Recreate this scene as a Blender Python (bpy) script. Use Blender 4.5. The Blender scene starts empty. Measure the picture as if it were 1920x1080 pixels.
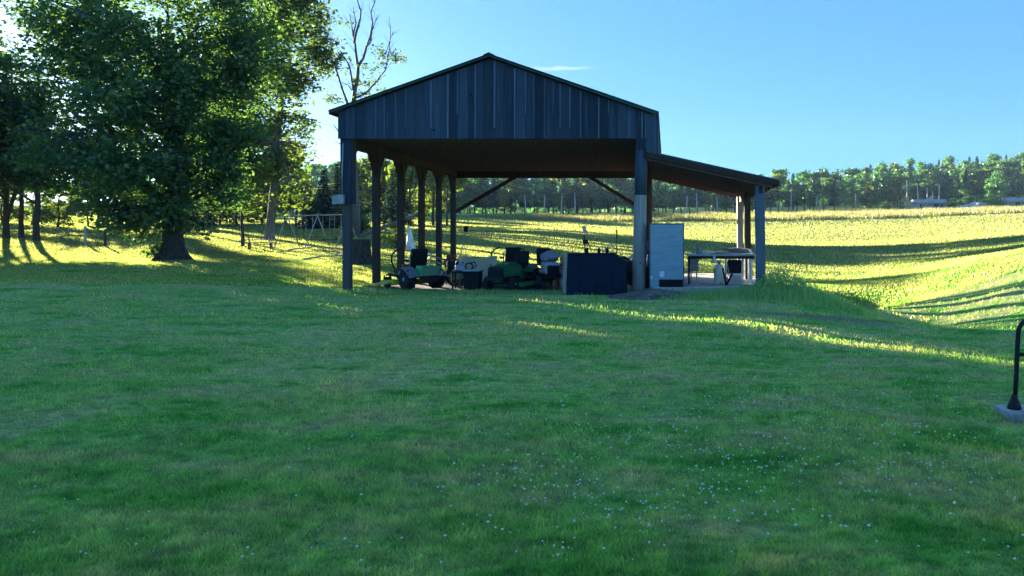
import bpy, bmesh, math, random
import numpy as np
from mathutils import Vector, Matrix, Quaternion

S = bpy.context.scene
COL = S.collection
F = 1400.0            # focal length in photograph pixels
PX, PY, EYE = 1250.0, 442.0, 1.6
rnd = random.Random(7)
R = math.radians

# ------------------------------------------------------------------ terrain
def cp(px, py, Y):
    return ((px - PX) * Y / F, Y, EYE - (py - PY) * Y / F)

_ctrl = [(-6, -12, 0), (6, -12, 0), (-6, 0, 0), (6, 0, 0), (-3, 4, 0), (3, 4, 0), (-3, 8, 0), (2, 9, 0), (-8, 12, .03), (0, 15, .0),
         (-14, 14, .08), (-9, 21.2, 0), (-4, 20.5, -.05), (-.8, 21.2, .0), (-9, 31.8, .05), (-4.5, 27, 0), (-.9, 31.8, .0),
         (0, 19, -.03), (1.4, 20.5, .02), (-.5, 17, -.01), (2.6, 19, -.02), (-2, 18, 0), (1.5, 24, .0), (3.2, 25, -.12), (1.4, 28, -.04), (-4, 24, .0), (2.65, 21.2, .03), (2.6, 27, .0), (4.2, 19.2, -.1), (5.2, 11.5, -.12), (4.6, 15, -.15), (4.3, 33, -.55), (6.3, 24.5, -.85), (6.5, 19.5, -.9), (6.4, 15.5, -.6), (8.2, 16, -.35), (9.3, 20, .2), (10.9, 25.5, .75), (8.2, 29, -.15),
         (14, 24, 1.2), (14, 17, .6), (22, 30, 2.2), (10, 40, .3), (20, 40, 1.75), (16, 60, 1.2), (28, 60, 2.1), (8, 9, -.05), (10, 12, 0.05), (25, 90, 2.9), (25, 125, 5.2),
         (55, 125, 6.0), (48, 90, 4.2),
         cp(325, 488, 38), cp(100, 470, 46), cp(40, 450, 55), cp(505, 449, 58), cp(590, 465, 48), cp(680, 500, 32), cp(-250, 450, 50),
         (-70, 80, 2.6), (-40, 80, 2.4), (-60, 120, 4.6), (-110, 110, 4.5),
         (-10, 40, .42), (-9, 50, .95), (-8, 65, 1.75), (-8, 100, 3.35), (-8, 125, 5.0), (10, 100, 3.5),
         (0, 150, 5.9), (0, 180, 6.9), (-50, 150, 5.9), (-55, 180, 6.9), (60, 150, 7.1), (60, 180, 8.2), (30, 215, 9.5), cp(1900, 374, 200), cp(1900, 362, 225), (150, 225, 16),
         (120, 330, 30), (20, 330, 15), (-100, 330, 14), (-250, 200, 9), (250, 330, 36), (250, 150, 12)]
_ctrl = np.array(_ctrl, float)

def _warp(X, Y):
    d = np.sqrt(np.maximum(Y, 0) ** 2 + (0.35 * X) ** 2) + 14.0
    return np.stack([X / d * 1.6, np.log(d) * 2.2 + np.minimum(Y, 0) * .02], -1)

_cw = _warp(_ctrl[:, 0], _ctrl[:, 1])
def _phi(r2):
    return 0.5 * r2 * np.log(r2 + 1e-9)
_n = len(_ctrl)
_A = np.zeros((_n + 3, _n + 3))
_d2 = ((_cw[:, None] - _cw[None]) ** 2).sum(-1)
_A[:_n, :_n] = _phi(_d2) + np.eye(_n) * 1e-4
_A[:_n, _n] = 1; _A[:_n, _n + 1:] = _cw
_A[_n:, :_n] = _A[:_n, _n:].T
_w = np.linalg.solve(_A, np.concatenate([_ctrl[:, 2], [0, 0, 0]]))

def gz(X, Y):
    """terrain height at X, Y (arrays or numbers)"""
    X = np.asarray(X, float); Y = np.asarray(Y, float)
    sh = np.broadcast(X, Y).shape
    X = np.broadcast_to(X, sh).ravel(); Y = np.broadcast_to(Y, sh).ravel()
    out = np.empty(len(X))
    Xc = np.clip(X, -260, 260); Yc = np.clip(Y, -12, 345)
    for i in range(0, len(X), 20000):
        q = _warp(Xc[i:i + 20000], Yc[i:i + 20000])
        d2 = ((q[:, None] - _cw[None]) ** 2).sum(-1)
        out[i:i + 20000] = _phi(d2) @ _w[:_n] + _w[_n] + q @ _w[_n + 1:]
    far = np.clip((Y - 345) / 900, 0, 1)
    out = out * (1 - far)
    amp = .012 - .006 * np.clip((Y - 20) / 30, 0, 1)
    out += amp * (np.sin(X * 1.9 + 1.3 * np.sin(Y * .8)) + np.sin(Y * 2.3 + X * .7 + 1) + .8 * np.sin(X * .8 - Y * 1.1 + 2))
    return out.reshape(sh)

def g1(X, Y):
    return float(gz(X, Y))

def at(px, Y, dz=0.0):
    X = (px - PX) * Y / F
    return Vector((X, Y, g1(X, Y) + dz))

# ------------------------------------------------------------------ materials
MATS = {}
def mat(name):
    m = bpy.data.materials.new(name); m.use_nodes = True
    nt = m.node_tree; nt.nodes.clear()
    out = nt.nodes.new('ShaderNodeOutputMaterial')
    MATS[name] = m
    return m, nt, out

def nd(nt, t, **kw):
    n = nt.nodes.new(t)
    for k, v in kw.items():
        if k.startswith('i_'):
            k = k[2:]
            key = int(k) if k.isdigit() else k.replace('_', ' ')
            n.inputs[key].default_value = v
        else:
            setattr(n, k, v)
    return n

def ramp(nt, fac, stops):
    r = nt.nodes.new('ShaderNodeValToRGB')
    el = r.color_ramp.elements
    while len(el) < len(stops): el.new(.5)
    for e, (p, c) in zip(el, stops):
        e.position = p; e.color = (*c, 1)
    nt.links.new(fac, r.inputs[0])
    return r.outputs[0]

def mixc(nt, fac, a, b, mode='MIX'):
    m = nt.nodes.new('ShaderNodeMix'); m.data_type = 'RGBA'; m.blend_type = mode
    for sock, v in ((m.inputs[0], fac), (m.inputs[6], a), (m.inputs[7], b)):
        if isinstance(v, (int, float)): sock.default_value = v
        elif isinstance(v, tuple): sock.default_value = (*v, 1)
        else: nt.links.new(v, sock)
    return m.outputs[2]

def surf(name, c1, c2, scale=6, rough=.7, stretch=(1, 1, 1), bump=.15, metal=0.0, spec=.4, detail=5, lo=.35, hi=.68, space='Object', c3=None, s3=1.3):
    m, nt, out = mat(name)
    tc = nd(nt, 'ShaderNodeTexCoord')
    mp = nd(nt, 'ShaderNodeMapping'); mp.inputs['Scale'].default_value = stretch
    nt.links.new(tc.outputs[space], mp.inputs[0])
    no = nd(nt, 'ShaderNodeTexNoise', i_Scale=scale, i_Detail=detail, i_Roughness=.62)
    nt.links.new(mp.outputs[0], no.inputs['Vector'])
    col = ramp(nt, no.outputs['Fac'], [(lo, c1), (hi, c2)])
    if c3:
        n3 = nd(nt, 'ShaderNodeTexNoise', i_Scale=s3, i_Detail=4)
        nt.links.new(tc.outputs[space], n3.inputs['Vector'])
        f3 = ramp(nt, n3.outputs['Fac'], [(.5, (0, 0, 0)), (.66, (1, 1, 1))])
        col = mixc(nt, f3, col, c3)
    b = nd(nt, 'ShaderNodeBsdfPrincipled')
    nt.links.new(col, b.inputs['Base Color'])
    b.inputs['Roughness'].default_value = rough; b.inputs['Metallic'].default_value = metal
    b.inputs['Specular IOR Level'].default_value = spec
    if bump:
        bp = nd(nt, 'ShaderNodeBump', i_Strength=bump, i_Distance=.03)
        nt.links.new(no.outputs['Fac'], bp.inputs['Height']); nt.links.new(bp.outputs[0], b.inputs['Normal'])
    nt.links.new(b.outputs[0], out.inputs[0])
    return m

def leafmat(name, dark, mid, light, trans=.4, gloss=.05, objvar=0.0, tint=(1.25, 1.2, .55)):
    m, nt, out = mat(name)
    a = nd(nt, 'ShaderNodeAttribute', attribute_name='rnd')
    col = ramp(nt, a.outputs['Fac'], [(0, dark), (.55, mid), (1, light)])
    if objvar:
        oi = nd(nt, 'ShaderNodeObjectInfo')
        hs = nd(nt, 'ShaderNodeHueSaturation')
        mr = nd(nt, 'ShaderNodeMapRange', i_3=1 - objvar, i_4=1 + objvar)
        mh = nd(nt, 'ShaderNodeMapRange', i_3=.5 - objvar * .06, i_4=.5 + objvar * .05)
        nt.links.new(oi.outputs['Random'], mr.inputs[0]); nt.links.new(oi.outputs['Random'], mh.inputs[0])
        nt.links.new(mr.outputs[0], hs.inputs['Value']); nt.links.new(mh.outputs[0], hs.inputs['Hue'])
        nt.links.new(col, hs.inputs['Color']); col = hs.outputs[0]
    d = nd(nt, 'ShaderNodeBsdfDiffuse'); t = nd(nt, 'ShaderNodeBsdfTranslucent'); g = nd(nt, 'ShaderNodeBsdfGlossy', i_Roughness=.45)
    tcol = mixc(nt, 1.0, col, tint, 'MULTIPLY')
    nt.links.new(col, d.inputs[0]); nt.links.new(tcol, t.inputs[0])
    x = nd(nt, 'ShaderNodeMixShader', i_0=trans); nt.links.new(d.outputs[0], x.inputs[1]); nt.links.new(t.outputs[0], x.inputs[2])
    y = nd(nt, 'ShaderNodeMixShader', i_0=gloss); nt.links.new(x.outputs[0], y.inputs[1]); nt.links.new(g.outputs[0], y.inputs[2])
    nt.links.new(y.outputs[0], out.inputs[0])
    return m

leafmat('maple_leaf', (.045, .11, .048), (.078, .17, .06), (.125, .22, .066), .48)
leafmat('ash_leaf', (.04, .075, .022), (.075, .13, .03), (.13, .18, .04), .52)
leafmat('copper_leaf', (.03, .032, .03), (.045, .05, .035), (.06, .075, .04), .3)
leafmat('grove_leaf', (.025, .062, .02), (.045, .1, .028), (.08, .14, .035), .45, objvar=.15)
leafmat('bright_leaf', (.06, .1, .02), (.11, .17, .03), (.17, .22, .045), .55, objvar=.15)  # sunlit look of some trees is put into this paler leaf colour
leafmat('wood_leaf', (.05, .11, .055), (.09, .17, .068), (.15, .235, .08), .5, objvar=.3, tint=(.85, 1.2, .5))
leafmat('pine_needle', (.035, .085, .06), (.058, .12, .075), (.09, .155, .08), .35, objvar=.25, tint=(.75, 1.15, .6))
leafmat('conifer_needle', (.025, .06, .04), (.04, .09, .055), (.065, .115, .06), .28, objvar=.2)
leafmat('weed_leaf', (.2, .4, .14), (.3, .52, .18), (.42, .62, .25), .5)
leafmat('meadow_blade', (.11, .14, .055), (.19, .2, .09), (.29, .26, .14), .6)
leafmat('twig_gray', (.06, .055, .055), (.1, .09, .09), (.15, .14, .13), .0, .03)

def grassmat(name, blades, tr=.5):
    m, nt, out = mat(name)
    tc = nd(nt, 'ShaderNodeTexCoord')
    n1 = nd(nt, 'ShaderNodeTexNoise', i_Scale=.32, i_Detail=6, i_Roughness=.62)
    n2 = nd(nt, 'ShaderNodeTexNoise', i_Scale=1.4, i_Detail=5, i_Roughness=.7)
    mp = nd(nt, 'ShaderNodeMapping'); mp.inputs['Scale'].default_value = (.55, 1, 1); mp.inputs['Rotation'].default_value = (0, 0, .25)
    nt.links.new(tc.outputs['Object'], mp.inputs[0])
    nt.links.new(mp.outputs[0], n1.inputs['Vector']); nt.links.new(mp.outputs[0], n2.inputs['Vector'])
    base = ramp(nt, n1.outputs['Fac'], [(.36, (.19, .41, .1)), (.5, (.27, .46, .12)), (.62, (.43, .49, .18))])
    dry = ramp(nt, n2.outputs['Fac'], [(.47, (0, 0, 0)), (.62, (.95, .95, .95))])
    col = mixc(nt, dry, base, (.44, .43, .2))
    lush = ramp(nt, n2.outputs['Fac'], [(.36, (1, 1, 1)), (.47, (0, 0, 0))])
    col = mixc(nt, lush, col, (.1, .33, .05))
    # the hay field beyond the barn is a drier, yellower grass
    sx = nd(nt, 'ShaderNodeSeparateXYZ'); nt.links.new(tc.outputs['Object'], sx.inputs[0])
    fy = nd(nt, 'ShaderNodeMapRange', i_1=19.0, i_2=44.0); nt.links.new(sx.outputs['Y'], fy.inputs[0])
    hay = ramp(nt, n2.outputs['Fac'], [(.36, (.135, .19, .075)), (.64, (.2, .225, .11))] if blades else [(.36, (.4, .44, .12)), (.64, (.55, .52, .2))])
    col = mixc(nt, fy.outputs[0], col, hay)
    n8 = nd(nt, 'ShaderNodeTexNoise', i_Scale=8.5, i_Detail=4, i_Roughness=.75); nt.links.new(mp.outputs[0], n8.inputs['Vector'])
    v8 = ramp(nt, n8.outputs['Fac'], [(.36, (.68, .72, .68)), (.5, (1.05, 1.05, 1.05)), (.64, (1.4, 1.3, 1.35))])
    fi = nd(nt, 'ShaderNodeMapRange', i_1=18.0, i_2=40.0, i_3=1.0, i_4=0.0); nt.links.new(sx.outputs['Y'], fi.inputs[0])
    col = mixc(nt, fi.outputs[0], col, v8, 'MULTIPLY')
    # worn, dry turf on the low bank below the lean-to
    m3 = nd(nt, 'ShaderNodeMapping'); m3.vector_type = 'TEXTURE'; m3.inputs['Location'].default_value = (3.0, 14.8, 0); m3.inputs['Rotation'].default_value = (0, 0, -.84); m3.inputs['Scale'].default_value = (2.6, .75, 50)
    nt.links.new(tc.outputs['Object'], m3.inputs[0])
    ln = nd(nt, 'ShaderNodeVectorMath', operation='LENGTH'); nt.links.new(m3.outputs[0], ln.inputs[0])
    ad = nd(nt, 'ShaderNodeMath', operation='ADD'); nt.links.new(ln.outputs['Value'], ad.inputs[0]); nt.links.new(n2.outputs['Fac'], ad.inputs[1])
    mr = nd(nt, 'ShaderNodeMapRange', i_1=1.5, i_2=.9, i_3=0.0, i_4=.85); nt.links.new(ad.outputs[0], mr.inputs[0])
    col = mixc(nt, mr.outputs[0], col, (.26, .235, .17))
    if blades:
        a = nd(nt, 'ShaderNodeAttribute', attribute_name='rnd')
        var = ramp(nt, a.outputs['Fac'], [(0, (.32, .38, .32)), (.5, (1.08, 1.06, 1.08)), (.85, (1.4, 1.3, 1.3)), (1, (2.2, 1.75, 1.6))])
        col = mixc(nt, 1.0, col, var, 'MULTIPLY')
        d = nd(nt, 'ShaderNodeBsdfDiffuse'); t = nd(nt, 'ShaderNodeBsdfTranslucent'); g = nd(nt, 'ShaderNodeBsdfGlossy', i_Roughness=.5)
        nt.links.new(col, d.inputs[0]); nt.links.new(mixc(nt, 1.0, col, (1.25, 1.2, .6), 'MULTIPLY'), t.inputs[0])
        x = nd(nt, 'ShaderNodeMixShader', i_0=tr if tr > .6 else .62); nt.links.new(d.outputs[0], x.inputs[1]); nt.links.new(t.outputs[0], x.inputs[2])
        y = nd(nt, 'ShaderNodeMixShader', i_0=.04); nt.links.new(x.outputs[0], y.inputs[1]); nt.links.new(g.outputs[0], y.inputs[2])
        nt.links.new(y.outputs[0], out.inputs[0])
    else:
        n4 = nd(nt, 'ShaderNodeTexNoise', i_Scale=26, i_Detail=4); nt.links.new(tc.outputs['Object'], n4.inputs['Vector'])
        v4 = ramp(nt, n4.outputs['Fac'], [(.3, (.65, .66, .62)), (.7, (1, 1, 1))])
        col = mixc(nt, 1.0, col, v4, 'MULTIPLY')
        b = nd(nt, 'ShaderNodeBsdfDiffuse', i_Roughness=1.0); nt.links.new(col, b.inputs[0])
        bp = nd(nt, 'ShaderNodeBump', i_Strength=.6, i_Distance=.05); nt.links.new(n4.outputs['Fac'], bp.inputs['Height']); nt.links.new(bp.outputs[0], b.inputs['Normal'])
        nt.links.new(b.outputs[0], out.inputs[0])
    return m
grassmat('turf', False); grassmat('grass_blade', True); grassmat('hay_blade', True, .72)

# weathered barn boards: per-board tone, long grain, paler streaks
def boardmat(name, c1, c2, c3, streak=.5):
    m, nt, out = mat(name)
    tc = nd(nt, 'ShaderNodeTexCoord'); geo = nd(nt, 'ShaderNodeNewGeometry')
    mp = nd(nt, 'ShaderNodeMapping'); mp.inputs['Scale'].default_value = (22, 8, .9)
    nt.links.new(tc.outputs['Object'], mp.inputs[0])
    no = nd(nt, 'ShaderNodeTexNoise', i_Scale=1.6, i_Detail=6, i_Roughness=.65); nt.links.new(mp.outputs[0], no.inputs['Vector'])
    col = ramp(nt, no.outputs['Fac'], [(.3, c1), (.7, c2)])
    rv = ramp(nt, geo.outputs['Random Per Island'], [(0, (.55, .56, .58)), (.6, (1, 1, 1)), (1, (1.35, 1.35, 1.35))])
    col = mixc(nt, 1.0, col, rv, 'MULTIPLY')
    mp2 = nd(nt, 'ShaderNodeMapping'); mp2.inputs['Scale'].default_value = (9, 4, .35)
    nt.links.new(tc.outputs['Object'], mp2.inputs[0])
    n2 = nd(nt, 'ShaderNodeTexNoise', i_Scale=1.0, i_Detail=3); nt.links.new(mp2.outputs[0], n2.inputs['Vector'])
    f2 = ramp(nt, n2.outputs['Fac'], [(.56, (0, 0, 0)), (.72, (streak,) * 3)])
    col = mixc(nt, f2, col, c3)
    # knots
    vo = nd(nt, 'ShaderNodeTexVoronoi', i_Scale=2.3); nt.links.new(tc.outputs['Object'], vo.inputs['Vector'])
    kf = ramp(nt, vo.outputs['Distance'], [(.05, (1, 1, 1)), (.09, (0, 0, 0))])
    col = mixc(nt, kf, col, tuple(v * .35 for v in c1))
    b = nd(nt, 'ShaderNodeBsdfPrincipled', i_Roughness=.85); b.inputs['Specular IOR Level'].default_value = .2
    nt.links.new(col, b.inputs['Base Color'])
    bp = nd(nt, 'ShaderNodeBump', i_Strength=.35, i_Distance=.01); nt.links.new(no.outputs['Fac'], bp.inputs['Height']); nt.links.new(bp.outputs[0], b.inputs['Normal'])
    nt.links.new(b.outputs[0], out.inputs[0])
boardmat('barn_board', (.03, .047, .072), (.056, .08, .112), (.11, .145, .19), .4)
boardmat('barn_batten', (.07, .1, .14), (.115, .15, .195), (.15, .19, .24), .4)
boardmat('post_wood', (.05, .05, .055), (.1, .1, .105), (.2, .2, .2), .5)
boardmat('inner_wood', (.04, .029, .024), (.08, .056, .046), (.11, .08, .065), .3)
boardmat('loft_wood', (.15, .08, .08), (.25, .14, .14), (.28, .17, .17), .3)
boardmat('peeled_wood', (.16, .15, .13), (.3, .28, .25), (.42, .4, .37), .5)
surf('roof_metal', (.05, .07, .05), (.09, .11, .08), 5, .55, metal=.2)
surf('roof_trim', (.02, .045, .025), (.04, .075, .04), 5, .6)
surf('bark', (.025, .022, .019), (.085, .075, .065), 5, .95, (3, 3, .6), .9)
surf('pale_bark', (.08, .08, .075), (.2, .19, .175), 6, .95, (3, 3, .6), .6)
surf('birch_bark', (.3, .31, .3), (.55, .56, .54), 4, .9, (1, 1, 2), .3)
surf('dead_wood', (.07, .065, .065), (.17, .16, .155), 6, .9, (3, 3, .7), .4)
surf('dirt', (.09, .075, .06), (.2, .175, .145), 7, .95, bump=.8, c3=(.06, .085, .04), s3=2.2)
surf('concrete', (.3, .29, .27), (.46, .45, .42), 9, .9, bump=.2, c3=(.22, .21, .19), s3=3)
surf('black_plastic', (.005, .005, .007), (.011, .012, .015), 8, .6, bump=.03, spec=.2)
surf('black_paint', (.008, .009, .012), (.015, .016, .02), 10, .5, bump=.03, spec=.25)
surf('rubber', (.012, .012, .016), (.032, .032, .036), 20, .85, bump=.2, spec=.2)
surf('green_paint', (.03, .21, .08), (.05, .3, .11), 3, .33, bump=.02, spec=.5)
surf('yellow_paint', (.45, .34, .03), (.62, .48, .06), 6, .45, bump=.03)
surf('gray_plastic', (.24, .26, .29), (.36, .385, .42), 4, .5, bump=.03)
surf('steel', (.25, .25, .25), (.45, .45, .45), 12, .4, metal=.7, bump=.05)
surf('white_paint', (.62, .62, .6), (.8, .8, .78), 6, .5, bump=.03, c3=(.5, .48, .44), s3=4)
leafmat('white_cloth', (.8, .76, .74), (.8, .76, .74), (.8, .76, .74), .5, .0)
surf('navy_metal', (.004, .013, .032), (.008, .021, .046), 2.2, .6, bump=.03, spec=.15, c3=(.007, .012, .022), s3=2)
surf('cooler_metal', (.2, .31, .38), (.3, .43, .5), 4, .55, (.4, .4, 3), bump=.04, c3=(.24, .35, .41), s3=2.5)
surf('cooler_trim', (.07, .08, .085), (.15, .155, .16), 8, .6)
surf('galvanized', (.25, .27, .29), (.42, .44, .46), 7, .45, metal=.4, bump=.05)
surf('beige_paint', (.5, .42, .34), (.66, .58, .5), 5, .55, bump=.05, c3=(.35, .25, .17), s3=5)
surf('rust_red', (.12, .04, .025), (.26, .09, .05), 9, .8, bump=.2)
surf('orange_plastic', (.6, .2, .08), (.75, .32, .16), 5, .5, bump=.02)
surf('pink_plastic', (.6, .36, .32), (.75, .52, .47), 5, .5, bump=.02)
surf('brown_cloth', (.09, .055, .05), (.17, .11, .1), 8, .9, bump=.3)
surf('blue_plastic', (.02, .07, .32), (.04, .13, .5), 5, .35, bump=.02)
surf('gray_cloth', (.18, .18, .2), (.32, .32, .34), 10, .95, bump=.3)
surf('plank_wood', (.09, .08, .07), (.2, .18, .155), 6, .9, (1, 8, 8), .3)
surf('pale_wood', (.4, .34, .28), (.58, .5, .43), 6, .85, (6, 6, 1), .2)
surf('shingle', (.22, .22, .23), (.36, .36, .37), 14, .9)
surf('siding', (.2, .21, .2), (.34, .34, .32), 6, .8)
surf('glass_dark', (.01, .012, .015), (.02, .024, .03), 3, .12, bump=0)
surf('field_stone', (.3, .29, .28), (.6, .58, .56), 3, .9, bump=.5)
surf('flower_white', (.62, .6, .45), (.82, .79, .62), 60, .8, bump=0)
surf('floor_dirt', (.12, .1, .08), (.22, .19, .15), 5, .95, bump=.6)
surf('sticker', (.72, .72, .7), (.8, .8, .78), 6, .6, bump=0)

# ------------------------------------------------------------------ mesh helpers
class G:
    """collects shapes into one bmesh"""
    def __init__(s): s.bm = bmesh.new()
    def _add(s, verts, faces, M=None):
        vs = [s.bm.verts.new(M @ Vector(v) if M else Vector(v)) for v in verts]
        fs = []
        for f in faces:
            try: fs.append(s.bm.faces.new([vs[i] for i in f]))
            except ValueError: pass
        return vs, fs
    def box(s, c, size, rot=(0, 0, 0), bevel=0.0, taper=(1, 1), shear=(0, 0)):
        x, y, z = (v / 2 for v in size)
        tx, ty = taper; sx, sy = shear
        V = [(-x, -y, -z), (x, -y, -z), (x, y, -z), (-x, y, -z), (-x * tx + sx, -y * ty + sy, z), (x * tx + sx, -y * ty + sy, z), (x * tx + sx, y * ty + sy, z), (-x * tx + sx, y * ty + sy, z)]
        from mathutils import Euler
        M = Matrix.Translation(c) @ Euler(rot).to_matrix().to_4x4()
        vs, fs = s._add(V, [(0, 3, 2, 1), (4, 5, 6, 7), (0, 1, 5, 4), (1, 2, 6, 5), (2, 3, 7, 6), (3, 0, 4, 7)], M)
        if bevel:
            ed = list({e for f in fs for e in f.edges})
            bmesh.ops.bevel(s.bm, geom=ed, offset=bevel, segments=2, affect='EDGES', profile=.6)
        return s
    def bar(s, a, b, w, h, up=(0, 0, 1), bevel=0.0):
        a, b = Vector(a), Vector(b); d = (b - a); L = d.length; d.normalize()
        up = Vector(up)
        if abs(d.dot(up)) > .98: up = Vector((0, 1, 0))
        sx = d.cross(up).normalized(); uz = sx.cross(d)
        V = []
        for t in (0, L):
            for i, j in ((-1, -1), (1, -1), (1, 1), (-1, 1)):
                V.append(a + d * t + sx * (i * w / 2) + uz * (j * h / 2))
        vs, fs = s._add(V, [(0, 1, 2, 3), (7, 6, 5, 4), (0, 4, 5, 1), (1, 5, 6, 2), (2, 6, 7, 3), (3, 7, 4, 0)])
        if bevel:
            bmesh.ops.bevel(s.bm, geom=list({e for f in fs for e in f.edges}), offset=bevel, segments=1, affect='EDGES')
        return s
    def tube(s, pts, r, n=8, cap=True):
        pts = [Vector(p) for p in pts]
        rs = r if isinstance(r, (list, tuple)) else [r] * len(pts)
        rings = []; prev = None
        for i, p in enumerate(pts):
            d = (pts[min(i + 1, len(pts) - 1)] - pts[max(i - 1, 0)]).normalized()
            if prev is None:
                u = d.orthogonal().normalized()
            else:
                u = (prev - d * prev.dot(d))
                u = u.normalized() if u.length > 1e-6 else d.orthogonal().normalized()
            prev = u; w = d.cross(u)
            rings.append([s.bm.verts.new(p + (u * math.cos(a) + w * math.sin(a)) * rs[i]) for a in (2 * math.pi * k / n for k in range(n))])
        for A, B in zip(rings, rings[1:]):
            for k in range(n):
                s.bm.faces.new((A[k], A[(k + 1) % n], B[(k + 1) % n], B[k])).smooth = True
        if cap:
            s.bm.faces.new(rings[0][::-1]); s.bm.faces.new(rings[-1])
        return s
    def lathe(s, prof, c=(0, 0, 0), axis=(0, 0, 1), n=20):
        """prof: (radius, height) pairs along axis from c"""
        c = Vector(c); ax = Vector(axis).normalized(); u = ax.orthogonal().normalized(); w = ax.cross(u)
        rings = []
        for r, h in prof:
            r = max(r, 1e-4)
            rings.append([s.bm.verts.new(c + ax * h + (u * math.cos(a) + w * math.sin(a)) * r) for a in (2 * math.pi * k / n for k in range(n))])
        for A, B in zip(rings, rings[1:]):
            for k in range(n):
                s.bm.faces.new((A[k], A[(k + 1) % n], B[(k + 1) % n], B[k])).smooth = True
        s.bm.faces.new(rings[0][::-1]); s.bm.faces.new(rings[-1])
        return s
    def prism(s, poly, y0, y1):
        """poly in x,z extruded along y"""
        n = len(poly)
        V = [(x, y0, z) for x, z in poly] + [(x, y1, z) for x, z in poly]
        s._add(V, [tuple(range(n)), tuple(range(2 * n - 1, n - 1, -1))] + [(i, i + n, (i + 1) % n + n, (i + 1) % n) for i in range(n)])
        return s
    def grid(s, fn, nu, nv, thick=0.0):
        vs = [[s.bm.verts.new(fn(i / nu, j / nv)) for j in range(nv + 1)] for i in range(nu + 1)]
        fs = []
        for i in range(nu):
            for j in range(nv):
                f = s.bm.faces.new((vs[i][j], vs[i + 1][j], vs[i + 1][j + 1], vs[i][j + 1])); f.smooth = True; fs.append(f)
        if thick:
            bmesh.ops.solidify(s.bm, geom=fs, thickness=thick)
        return s
    def blob(s, c, r, seed=0, sub=2, amp=.25):
        rr = random.Random(seed)
        res = bmesh.ops.create_icosphere(s.bm, subdivisions=sub, radius=1)
        ph = [rr.uniform(0, 6) for _ in range(6)]
        for v in res['verts']:
            p = v.co
            k = 1 + amp * (math.sin(p.x * 3 + ph[0]) * math.sin(p.y * 3 + ph[1]) + .6 * math.sin(p.z * 5 + ph[2]) * math.sin(p.x * 4 + ph[3]))
            v.co = Vector(c) + Vector((p.x * r[0], p.y * r[1], p.z * r[2])) * k
        for v in res['verts']:
            for f in v.link_faces: f.smooth = True
        return s
    def make(s, name, m, parent=None):
        bmesh.ops.recalc_face_normals(s.bm, faces=s.bm.faces)
        me = bpy.data.meshes.new(name); s.bm.to_mesh(me); s.bm.free()
        me.materials.append(MATS[m])
        o = bpy.data.objects.new(name, me); COL.objects.link(o)
        if parent: o.parent = parent
        return o

def thing(name, label, cat, loc=(0, 0, 0), rz=0.0, group=None):
    o = bpy.data.objects.new(name, None); COL.objects.link(o)
    o.empty_display_size = .2
    o.location = loc; o.rotation_euler = (0, 0, rz)
    o['label'] = label; o['category'] = cat
    if group: o['group'] = group
    return o
def tag(o, label, cat, group=None, loc=None, rz=None):
    o['label'] = label; o['category'] = cat
    if group: o['group'] = group
    if loc is not None: o.location = loc
    if rz is not None: o.rotation_euler = (0, 0, rz)
    return o
def kind(o, k, label=None):
    o['kind'] = k
    if label: o['label'] = label
    return o
def copy_tree(o, parent=None):
    c = o.copy(); COL.objects.link(c)
    if parent: c.parent = parent
    for ch in list(o.children): copy_tree(ch, c)
    return c

def npmesh(name, V, faces_n, idx, m, parent=None, rn=None, smooth=False):
    """V (n,3); idx flat vertex indices; faces_n verts per face"""
    me = bpy.data.meshes.new(name)
    nf = len(idx) // faces_n
    me.vertices.add(len(V)); me.vertices.foreach_set('co', np.asarray(V, np.float32).ravel())
    me.loops.add(len(idx)); me.loops.foreach_set('vertex_index', np.asarray(idx, np.int32))
    me.polygons.add(nf); me.polygons.foreach_set('loop_start', np.arange(nf, dtype=np.int32) * faces_n)
    me.polygons.foreach_set('loop_total', np.full(nf, faces_n, np.int32))
    if smooth: me.polygons.foreach_set('use_smooth', np.ones(nf, bool))
    if rn is not None:
        at_ = me.attributes.new('rnd', 'FLOAT', 'POINT'); at_.data.foreach_set('value', np.asarray(rn, np.float32))
    me.update(calc_edges=True); me.validate()
    me.materials.append(MATS[m])
    o = bpy.data.objects.new(name, me); COL.objects.link(o)
    if parent: o.parent = parent
    return o

def unit(v):
    return v / (np.linalg.norm(v, axis=-1, keepdims=True) + 1e-9)

def leaf_quads(C, size, rng, flat=.55, droop=.25, aspect=.62):
    """folded diamond leaves at centres C; returns V (4n,3)"""
    n = len(C)
    d = rng.normal(size=(n, 3)); d[:, 2] = d[:, 2] * (1 - flat) - droop; d = unit(d)
    up = rng.normal(size=(n, 3)) * (1 - flat) * 1.2; up[:, 2] += flat * 1.2
    sd = unit(np.cross(d, up)); nn = np.cross(sd, d)
    s = (size * rng.uniform(.6, 1.35, n))[:, None]
    V = np.stack([C - d * s * .5, C + sd * s * aspect * .5 + nn * s * .1, C + d * s * .5, C - sd * s * aspect * .5 + nn * s * .1], 1)
    return V.reshape(-1, 3)

def quad_obj(name, V, m, parent, rng, rn=None):
    n = len(V) // 4
    if rn is None: rn = rng.uniform(0, 1, n)
    return npmesh(name, V, 4, np.arange(4 * n), m, parent, np.repeat(rn, 4))

def n3(P, k, ph):
    return (np.sin(P[:, 0] * k + ph) * np.sin(P[:, 1] * k * 1.1 + ph * 2) + np.sin(P[:, 1] * k * .8 + ph * 3 + P[:, 2] * k) * np.sin(P[:, 2] * k * 1.3 + ph * 1.7 + P[:, 0] * k * .6)) * .5

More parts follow.
